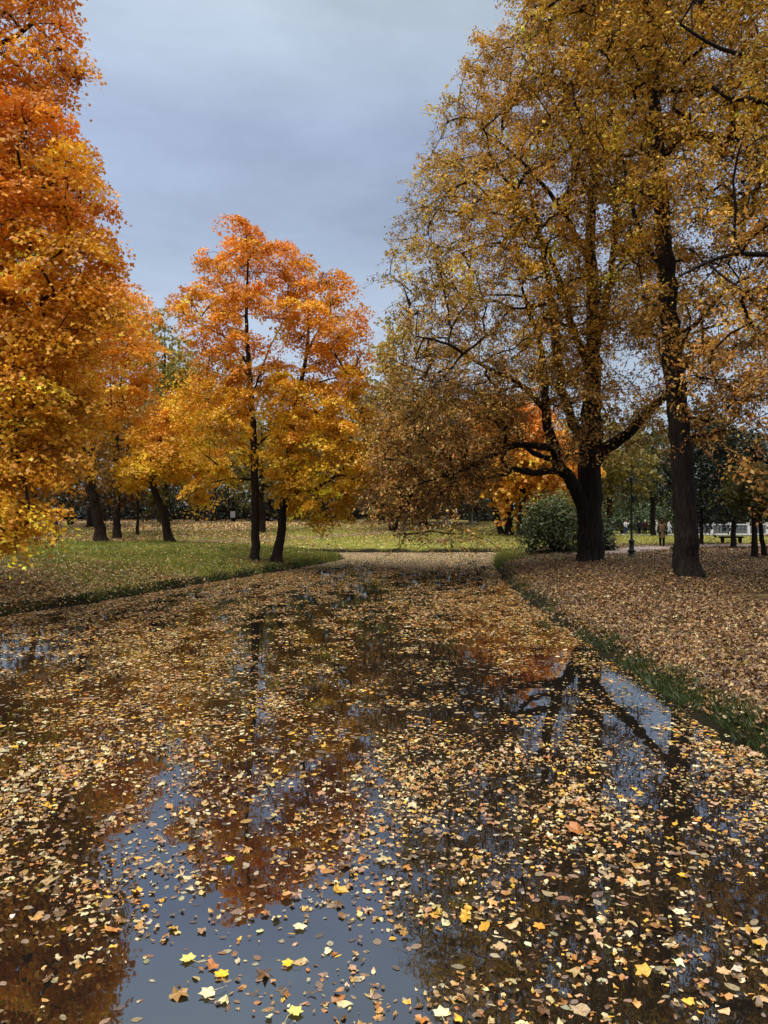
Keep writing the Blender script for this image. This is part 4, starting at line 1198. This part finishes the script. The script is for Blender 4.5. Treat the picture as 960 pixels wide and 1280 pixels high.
# ------------------------------------------------------------------ street furniture
def build_furniture():
    m_iron = plain_mat('green_iron', srgb(22, 34, 28), 0.45, 0.5, 0.2)
    m_white = plain_mat('white_paint', srgb(206, 206, 208), 0.5, 0.3, 0.08)
    m_panel = plain_mat('grey_panel', srgb(92, 94, 100), 0.6, 0.3, 0.55, 5.0)
    m_wood = plain_mat('dark_plank', srgb(22, 19, 19), 0.95, 0.03)
    m_conc = plain_mat('pale_stone', srgb(168, 164, 164), 0.8, 0.2, 0.12)
    m_glass = plain_mat('lamp_glass', srgb(48, 56, 52), 0.2, 0.5, 0.05)
    # lamp post
    d = 37.0
    b = W(789.5, 695, d); b[2] = gz(b[0], b[1])
    root = empty('lamp_post', b, 'slim dark green iron lamp post beside the path, between the two big trunks', 'lamp post')
    prof = [(0, .19), (.07, .19), (.09, .15), (.22, .14), (.26, .17), (.32, .17), (.36, .12), (.62, .10), (.72, .14), (.78, .14), (.84, .075), (.92, .06)]
    M = Mesh(); tube(M, [b + [0, 0, z] for z, r in prof], [r for z, r in prof], 16); M.build('base', m_iron, root, b, False)
    M = Mesh(); tube(M, [b + [0, 0, z] for z in (0.9, 1.6, 2.3, 2.9, 3.45)], [.055, .052, .048, .044, .04], 12); M.build('pole', m_iron, root, b, False)
    M = Mesh(); M.box(b + [0.05, -.10, 2.64], b + [0.24, .10, 2.92]); M.box(b + [0.02, -.02, 2.75], b + [0.05, .02, 2.82]); M.build('control_box', m_iron, root, b, False)
    M = Mesh(); tube(M, [b + [0, 0, z] for z in (3.45, 3.48, 3.52, 3.74, 3.8)], [.05, .07, .08, .12, .04], 8); M.build('lantern', m_glass, root, b, False)
    M = Mesh(); tube(M, [b + [0, 0, z] for z in (3.745, 3.77, 3.86, 3.9, 3.98)], [.14, .14, .06, .025, .01], 8); M.build('lantern_cap', m_iron, root, b, False)
    # white railing with grey openwork panels
    d = 76.0
    x0, x1 = 30.6, 47.0
    zb = gz(34, d)
    root = empty('railing', (x0, d, zb), 'white railing with grey patterned panels beyond the right lawn', 'railing')
    o = np.array([x0, d, zb])
    n = 9; step = (x1 - x0) / n
    for k in range(n + 1):
        M = Mesh(); x = x0 + k * step
        M.box((x - .12, d - .12, zb - .1), (x + .12, d + .12, zb + 1.32)); M.box((x - .16, d - .16, zb + 1.322), (x + .16, d + .16, zb + 1.40))
        M.build('post', m_white, root, o, False)
    for k in range(n):
        M = Mesh(); a = x0 + k * step + .123; c = x0 + (k + 1) * step - .123
        M.box((a, d - .05, zb + 1.16), (c, d + .05, zb + 1.26)); M.build('rail', m_white, root, o, False)
        M = Mesh(); M.box((a, d - .05, zb + .22), (c, d + .05, zb + .32)); M.build('rail', m_white, root, o, False)
        M = Mesh()
        nb = 5
        for q in range(nb):
            xa = a + (c - a) * (q + .12) / nb; xc = a + (c - a) * (q + .88) / nb
            M.box((xa, d - .02, zb + .323), (xc, d + .02, zb + 1.157))
        cx = (a + c) / 2
        M.build('panel', m_panel, root, o, False)
    # stone kerb in front of it
    M = Mesh(); M.box((x0 - .5, d - 2.2, zb - .15), (48, d - 1.8, zb + .22)); M.box((x0 - .5, d - 2.26, zb + .222), (48, d - 1.74, zb + .27))
    tag(M.build('stone_kerb', m_conc, color=False), 'long low pale stone kerb in front of the white railing', 'kerb')
    # bench
    d = 52.0
    p = W(914, 675, d); zb = gz(p[0], d)
    root = empty('park_bench', (p[0], d, zb), 'dark backless wooden bench on the grass behind the bare evergreen stem', 'bench')
    o = np.array([p[0], d, zb])
    M = Mesh()
    for k in range(3): M.box(o + [-.75, -.24 + k * .165, .38], o + [.75, -.09 + k * .165, .50])
    M.build('seat', m_wood, root, o, False)
    for sx in (-.6, .6):
        M = Mesh(); M.box(o + [sx - .04, -.2, -.05], o + [sx + .04, .2, .378]); M.build('leg', m_wood, root, o, False)
    # notice board far left of centre
    d = 84.0
    p = W(291, 654, d); zb = gz(p[0], d)
    o = np.array([p[0], d, zb])
    root = empty('notice_board', o, 'small pale notice board far behind, left of the taller waterside maple', 'notice board')
    M = Mesh(); M.box(o + [-.26, -.03, .45], o + [.26, .03, 1.15]); M.build('board', m_conc, root, o, False)
    for sx in (-.22, .22):
        M = Mesh(); M.box(o + [sx - .04, .032, -.1], o + [sx + .04, .11, 1.4]); M.build('post', m_wood, root, o, False)


# ------------------------------------------------------------------ people
def skin_body(chains, mats):
    """one continuous body surface grown along connected joints with the Skin modifier"""
    verts, edges, rad, idx = [], [], [], {}
    def vid(k, p, r):
        if k not in idx:
            idx[k] = len(verts); verts.append(p); rad.append(r)
        return idx[k]
    for ch in chains:
        prev = None
        for k, p, r in ch:
            i = vid(k, p, r)
            if prev is not None: edges.append((prev, i))
            prev = i
    me = bpy.data.meshes.new('body'); me.from_pydata([tuple(map(float, v)) for v in verts], edges, [])
    ob = bpy.data.objects.new('body_tmp', me); COL.objects.link(ob)
    md = ob.modifiers.new('skin', 'SKIN'); md.use_smooth_shade = True
    for i, sv in enumerate(me.skin_vertices[0].data):
        r = rad[i]; sv.radius = (r, r) if np.ndim(r) == 0 else r
    me.skin_vertices[0].data[0].use_root = True
    sb = ob.modifiers.new('sub', 'SUBSURF'); sb.levels = 1; sb.render_levels = 1
    dg = bpy.context.evaluated_depsgraph_get()
    out = bpy.data.meshes.new_from_object(ob.evaluated_get(dg))
    bpy.data.objects.remove(ob); bpy.data.meshes.remove(me)
    out.name = 'body'
    out.materials.clear(); out.materials.append(mats)
    return out


def person(label, px, py, d, facing, pose, cloth, group=None):
    """cloth: dict of colours. facing: rotation about z, 0 looks to the camera (-Y)."""
    p = W(px, py, d); base = np.array([p[0], d, gz(p[0], d)])
    root = empty('person', base, label, 'person', group, facing)
    s = cloth.get('scale', 1.0)
    J = {}
    stride = pose.get('stride', 0.0)
    J['pelvis'] = (0, 0, .93); J['belly'] = (0, 0, 1.08); J['chest'] = (0, .01, 1.28); J['neck'] = (0, .01, 1.44); J['headb'] = (0, -.01, 1.52); J['headm'] = (0, -.015, 1.60); J['headt'] = (0, 0, 1.68)
    for sd, n in ((-1, 'L'), (1, 'R')):
        st = stride * sd
        J['hip' + n] = (.09 * sd, 0, .90)
        J['knee' + n] = (.10 * sd, -.04 - st * .55 + (0.0), .50 if st >= 0 else .50)
        J['ank' + n] = (.10 * sd, -st * 1.0 + (.10 if st < 0 else 0), .09 if st >= 0 else .15)
        J['toe' + n] = (.11 * sd, -st * 1.0 - .14 + (.08 if st < 0 else 0), .035)
        J['sho' + n] = (.17 * sd, .01, 1.39)
        arm = pose.get('arms', 'down')
        if arm == 'down':
            J['elb' + n] = (.23 * sd, .03 + st * .3, 1.13); J['wri' + n] = (.23 * sd, -.06 + st * .6, .90); hd = (0, -.25, -1)
        elif arm == 'phone':
            J['elb' + n] = (.23 * sd, -.12, 1.16); J['wri' + n] = (.08 * sd, -.30, 1.33); hd = (-.2 * sd, -.5, .8)
        else:   # one arm out to the side, the other bent
            if sd > 0: J['elb' + n] = (.34, -.02, 1.24); J['wri' + n] = (.54, -.10, 1.34); hd = (1, -.2, .3)
            else: J['elb' + n] = (-.25, .02, 1.15); J['wri' + n] = (-.16, -.2, 1.10); hd = (.5, -1, 0)
        hd = np.array(hd, float); hd /= np.linalg.norm(hd)
        w = np.array(J['wri' + n]); J['palm' + n] = tuple(w + hd * .07); J['_hd' + n] = hd
    for k in list(J):
        if not k.startswith('_'): J[k] = tuple(np.array(J[k]) * s)
    r = {'pelvis': .13, 'belly': .115, 'chest': .13, 'neck': .055, 'headb': .075, 'headm': .095, 'headt': .07, 'hip': .09, 'knee': .06, 'ank': .042, 'toe': .038, 'sho': .06, 'elb': .042, 'wri': .028, 'palm': .03}
    def q(k): return (k, J[k], s * r[k.rstrip('LR') if k[-1] in 'LR' else k])
    ch = [[q('pelvis'), q('belly'), q('chest'), q('neck'), q('headb'), q('headm'), q('headt')]]
    for n in 'LR':
        ch.append([q('pelvis'), q('hip' + n), q('knee' + n), q('ank' + n), q('toe' + n)])
        ch.append([q('chest'), q('sho' + n), q('elb' + n), q('wri' + n), q('palm' + n)])
    m_skin = MATS['skin']
    body = skin_body(ch, m_skin)
    # fingers, nose, ears and eyes join the same body mesh
    X = Mesh()
    for sd, n in ((-1, 'L'), (1, 'R')):
        hd = J['_hd' + n]; pm = np.array(J['palm' + n]); sdv = norm(np.cross(hd, [0, 1, 0.2])); up = np.cross(hd, sdv)
        for k, L_ in enumerate((.062, .075, .080, .072)):
            o = pm + sdv * (k - 1.5) * .019
            tube(X, [o, o + hd * L_ * .5 + up * .006, o + hd * L_ + up * .022], [.009, .0085, .007], 6)
        o = pm - hd * .03 + sdv * -.03
        tube(X, [o, o + hd * .03 - sdv * .025, o + hd * .06 - sdv * .022], [.011, .01, .008], 6)
    hm = np.array(J['headm'])
    tube(X, [hm + [0, -.085, .02], hm + [0, -.108, -.012], hm + [0, -.088, -.022]], [.008, .014, .008], 6)
    for sx in (-1, 1): tube(X, [hm + [.088 * sx, .0, -.03], hm + [.1 * sx, .01, .0], hm + [.088 * sx, .0, .03]], [.01, .014, .01], 6)
    tmp = X.build('tmp', m_skin, color=False)
    bm_join(body, tmp)
    bo = bpy.data.objects.new('body', body); COL.objects.link(bo); bo.parent = root

    def garment(name, mat, tubes):
        G = Mesh()
        for pts, rd, fl in tubes: tube(G, smooth(np.array(pts, float), .07), np.interp(np.linspace(0, 1, len(smooth(np.array(pts, float), .07))), np.linspace(0, 1, len(rd)), rd), 14, flat=fl)
        o = G.build(name, mat, root, color=False)
        return o
    A = lambda k: np.array(J[k])
    # trousers and shoes
    tr = []
    for n in 'LR': tr.append(([A('pelvis') * [.3, 1, 1] + A('hip' + n) * [.7, 0, 0] + [0, 0, .02], A('hip' + n) - [0, 0, .12], A('knee' + n), A('ank' + n) + [0, 0, .03]], [s * .12, s * .105, s * .075, s * .065], None))
    garment('trousers', cloth['legs'], tr)
    for n in 'LR':
        a, t = A('ank' + n), A('toe' + n)
        garment('shoe', cloth['shoes'], [([a + [0, .05, -.045], (a + t) / 2 + [0, 0, -.02], t + [0, -.02, 0]], [s * .045, s * .055, s * .03], None)] + ([([a + [0, 0, .22], a], [s * .07, s * .055], None)] if cloth.get('boots') else []))
    hem = cloth.get('hem', .85) * s
    garment('coat', cloth['coat'], [([(0, 0, hem), (0, 0, .93 * s), A('belly'), A('chest'), (0, .01, 1.40 * s), (0, .01, 1.46 * s)],
                                    [s * (.17 + .10 * max(0, .9 - cloth.get('hem', .85))), s * .185, s * .165, s * .19, s * .155, s * .07], .72)])
    for n in 'LR':
        garment('sleeve', cloth['coat'], [([A('sho' + n) * [.85, 1, 1], A('sho' + n), A('elb' + n), A('wri' + n)], [s * .08, s * .075, s * .062, s * .048], None)])
    if cloth.get('hat'):
        G = Mesh(); zz = np.linspace(0, 1, 6)
        tube(G, [hm + [0, 0, .02 + .11 * z] for z in zz], [s * .108 * math.sqrt(max(0.02, 1 - z * z * .95)) for z in zz], 14); G.build('hat', cloth['hat'], root, color=False)
    if cloth.get('hair'):
        G = Mesh()
        ln = cloth.get('hair_len', .12)
        tube(G, [hm + [0, .055, -ln], hm + [0, .05, -ln * .4], hm + [0, .03, .02], hm + [0, .012, .07], hm + [0, .008, .105], hm + [0, .005, .125]], [.05, .088, .102, .098, .07, .02], 14); G.build('hair', cloth['hair'], root, color=False)
    if cloth.get('bag'):
        G = Mesh(); c = np.array([-.27, .02, .86]) * s
        G.box(c - [.06, .14, .13], c + [.06, .14, .13]); tube(G, [c + [0, -.08, .13], c + [.05, -.02, .36], c + [.1, 0, .53]], .012, 6)
        G.build('shoulder_bag', cloth['bag'], root, color=False)
    return root


def bm_join(me, ob):
    import bmesh
    bm = bmesh.new(); bm.from_mesh(me); bm.from_mesh(ob.data); bm.to_mesh(me); bm.free()
    m2 = ob.data
    bpy.data.objects.remove(ob); bpy.data.meshes.remove(m2)
    for p in me.polygons: p.use_smooth = True


MATS = {}


def build_people():
    C = lambda n, c: plain_mat(n, srgb(*c), 0.85, 0.1, 0.12, 14)
    MATS['skin'] = C('skin', (196, 150, 126))
    white, cream, olive, black, jeans, pale, brown, dk, red = (C('white_cloth', (226, 224, 222)), C('cream_cloth', (222, 214, 204)), C('olive_cloth', (104, 86, 62)), C('black_cloth', (24, 22, 26)),
        C('denim', (58, 66, 92)), C('pale_denim', (196, 198, 208)), C('brown_hair', (62, 40, 28)), C('dark_blue_cloth', (32, 36, 50)), C('dull_maroon_cloth', (66, 34, 36)))
    person('woman in a knee length olive brown coat standing on the path with raised hands', 827.5, 683, 47.5, R(160), {'arms': 'phone'},
           {'coat': olive, 'legs': black, 'shoes': black, 'boots': 1, 'hair': brown, 'hair_len': .26, 'hem': .56, 'bag': black, 'scale': .98})
    d = 87
    person('person in white jacket and blue jeans with one arm out, left of lamp post', 782, 668, d, R(40), {'arms': 'side', 'stride': .12},
           {'coat': white, 'legs': jeans, 'shoes': white, 'hair': brown, 'hem': .84})
    person('dark dressed person in a pale cap, first right of the lamp post', 799, 668, d + 1, R(200), {}, {'coat': dk, 'legs': black, 'shoes': black, 'hat': pale, 'hem': .8})
    person('person in dull maroon with a white hat, second right of the lamp post', 806.5, 668, d, R(170), {}, {'coat': red, 'legs': black, 'shoes': black, 'hat': white, 'hem': .8})
    person('person in a long cream coat walking just left of the olive coated woman', 819.5, 668, d, R(-70), {'stride': .16}, {'coat': cream, 'legs': cream, 'shoes': white, 'hat': cream, 'hem': .62})
    person('person striding in white top and pale trousers, right of the olive coated woman', 836.5, 668, d, R(80), {'stride': .26}, {'coat': white, 'legs': pale, 'shoes': white, 'hair': brown, 'hem': .86})
    person('dark clothed person with a white cap in the shade beside the drooping orange spray', 70, 672, 55, R(-60), {'stride': .08}, {'coat': dk, 'legs': black, 'shoes': black, 'hat': white, 'hem': .8})


# ------------------------------------------------------------------ sky, sun, camera
SUN_EL, SUN_AZ = 60.0, 215.0      # sun azimuth measured clockwise from +Y: behind the camera, to the left


def build_light():
    w = bpy.data.worlds.new('World'); SC.world = w; w.use_nodes = True
    nt = w.node_tree; nt.nodes.clear(); L = nt.links.new
    out = nt.nodes.new('ShaderNodeOutputWorld')
    sky = nt.nodes.new('ShaderNodeTexSky'); sky.sky_type = 'NISHITA'; sky.sun_disc = False
    sky.sun_elevation = R(SUN_EL); sky.sun_rotation = R(SUN_AZ)
    b1 = nt.nodes.new('ShaderNodeBackground'); b1.inputs['Strength'].default_value = 0.10
    L(sky.outputs[0], b1.inputs['Color'])
    tc = nt.nodes.new('ShaderNodeTexCoord')
    sx = nt.nodes.new('ShaderNodeSeparateXYZ'); L(tc.outputs['Generated'], sx.inputs[0])
    # soft horizontal cloud bands
    mp = nt.nodes.new('ShaderNodeMapping'); mp.inputs['Scale'].default_value = (0.9, 0.9, 2.6); mp.inputs['Location'].default_value = (1.7, 0.35, 0)
    mp.inputs['Rotation'].default_value = (0, R(9), 0)
    L(tc.outputs['Generated'], mp.inputs['Vector'])
    nz = nt.nodes.new('ShaderNodeTexNoise'); nz.inputs['Scale'].default_value = 2.2; nz.inputs['Detail'].default_value = 7; nz.inputs['Roughness'].default_value = 0.55; nz.inputs['Distortion'].default_value = 0.15
    L(mp.outputs[0], nz.inputs['Vector'])
    # base brightness by elevation (sine)
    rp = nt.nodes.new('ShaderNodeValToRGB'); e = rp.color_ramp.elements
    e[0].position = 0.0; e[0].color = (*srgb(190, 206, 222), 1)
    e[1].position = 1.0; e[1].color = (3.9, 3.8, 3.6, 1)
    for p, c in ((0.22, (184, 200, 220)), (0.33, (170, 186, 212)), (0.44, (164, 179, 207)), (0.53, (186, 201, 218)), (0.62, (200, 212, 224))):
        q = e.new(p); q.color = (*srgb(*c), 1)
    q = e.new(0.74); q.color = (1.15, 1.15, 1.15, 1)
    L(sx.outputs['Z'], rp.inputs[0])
    cl = nt.nodes.new('ShaderNodeMapRange'); cl.inputs['From Min'].default_value = 0.32; cl.inputs['From Max'].default_value = 0.70
    cl.inputs['To Min'].default_value = 0.80; cl.inputs['To Max'].default_value = 1.28
    L(nz.outputs['Fac'], cl.inputs['Value'])
    ml = nt.nodes.new('ShaderNodeMix'); ml.data_type = 'RGBA'; ml.blend_type = 'MULTIPLY'; ml.inputs['Factor'].default_value = 1
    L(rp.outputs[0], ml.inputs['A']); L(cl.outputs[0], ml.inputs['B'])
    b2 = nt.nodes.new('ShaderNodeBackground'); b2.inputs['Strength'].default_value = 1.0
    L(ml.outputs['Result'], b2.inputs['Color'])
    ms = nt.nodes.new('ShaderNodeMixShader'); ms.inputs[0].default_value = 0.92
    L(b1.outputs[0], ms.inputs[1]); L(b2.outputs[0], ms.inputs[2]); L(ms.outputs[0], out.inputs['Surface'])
    s = bpy.data.lights.new('sun', 'SUN'); s.energy = 2.9; s.angle = R(40); s.color = (1.0, 0.95, 0.88)
    so = bpy.data.objects.new('sun', s); COL.objects.link(so)
    az, el = R(SUN_AZ), R(SUN_EL)
    dirv = Vector((math.sin(az) * math.cos(el), math.cos(az) * math.cos(el), math.sin(el)))
    so.rotation_euler = dirv.to_track_quat('Z', 'Y').to_euler()
    so.location = dirv * 60


def build_camera():
    c = bpy.data.cameras.new('camera'); o = bpy.data.objects.new('camera', c); COL.objects.link(o)
    c.sensor_fit = 'VERTICAL'; c.sensor_height = 36.0; c.sensor_width = 27.0
    c.lens = 36.0 * F / 1280.0
    c.clip_end = 2000; c.clip_start = 0.05
    o.location = (0, 0, H); o.rotation_euler = (R(90), 0, 0)
    SC.camera = o
    SC.view_settings.view_transform = 'Standard'; SC.view_settings.look = 'None'; SC.view_settings.exposure = 0; SC.view_settings.gamma = 1
    cy = SC.cycles
    cy.max_bounces = 8; cy.diffuse_bounces = 4; cy.glossy_bounces = 3; cy.transmission_bounces = 4; cy.transparent_max_bounces = 4
    cy.caustics_reflective = False; cy.caustics_refractive = False
    cy.sample_clamp_indirect = 6.0


import time
_t = time.time()
def lap(s):
    global _t
    print('LAP', s, round(time.time() - _t, 2)); _t = time.time()

build_light(); build_camera()
make_ground()
Mw = Mesh(); Mw.add([(-40, -20, 0), (14, -20, 0), (14, 54, 0), (-40, 54, 0)], [(0, 1, 2, 3)])
tag(Mw.build('water', water_mat(), color=False), kind='structure')
ribbon('footpath', PATH, 3.0, plain_mat('path_gravel', srgb(150, 134, 126), 0.95, 0.1, 0.15, 3.0))
ribbon('park_path', [(-48, 50.5), (-34, 50), (-24, 51), (-14, 54.5), (-4, 60), (2, 68)], 2.4, plain_mat('leafy_path', srgb(118, 94, 82), 0.95, 0.1, 0.3, 4.0))
ribbon('pavement', [(16, 88), (30, 87), (44, 84), (60, 80)], 5.0, plain_mat('pavement_grey', srgb(150, 148, 150), 0.9, 0.1, 0.1, 1.0), 0.03)
lap('setting')
build_trees(); lap('trees')
build_background_trees(); lap('bg')
build_shrubs(); build_far_wood(); lap('shrubs')
build_floating(); build_single_leaves(); build_litter(); build_grass(); lap('leaves')
build_furniture(); build_people(); lap('people')
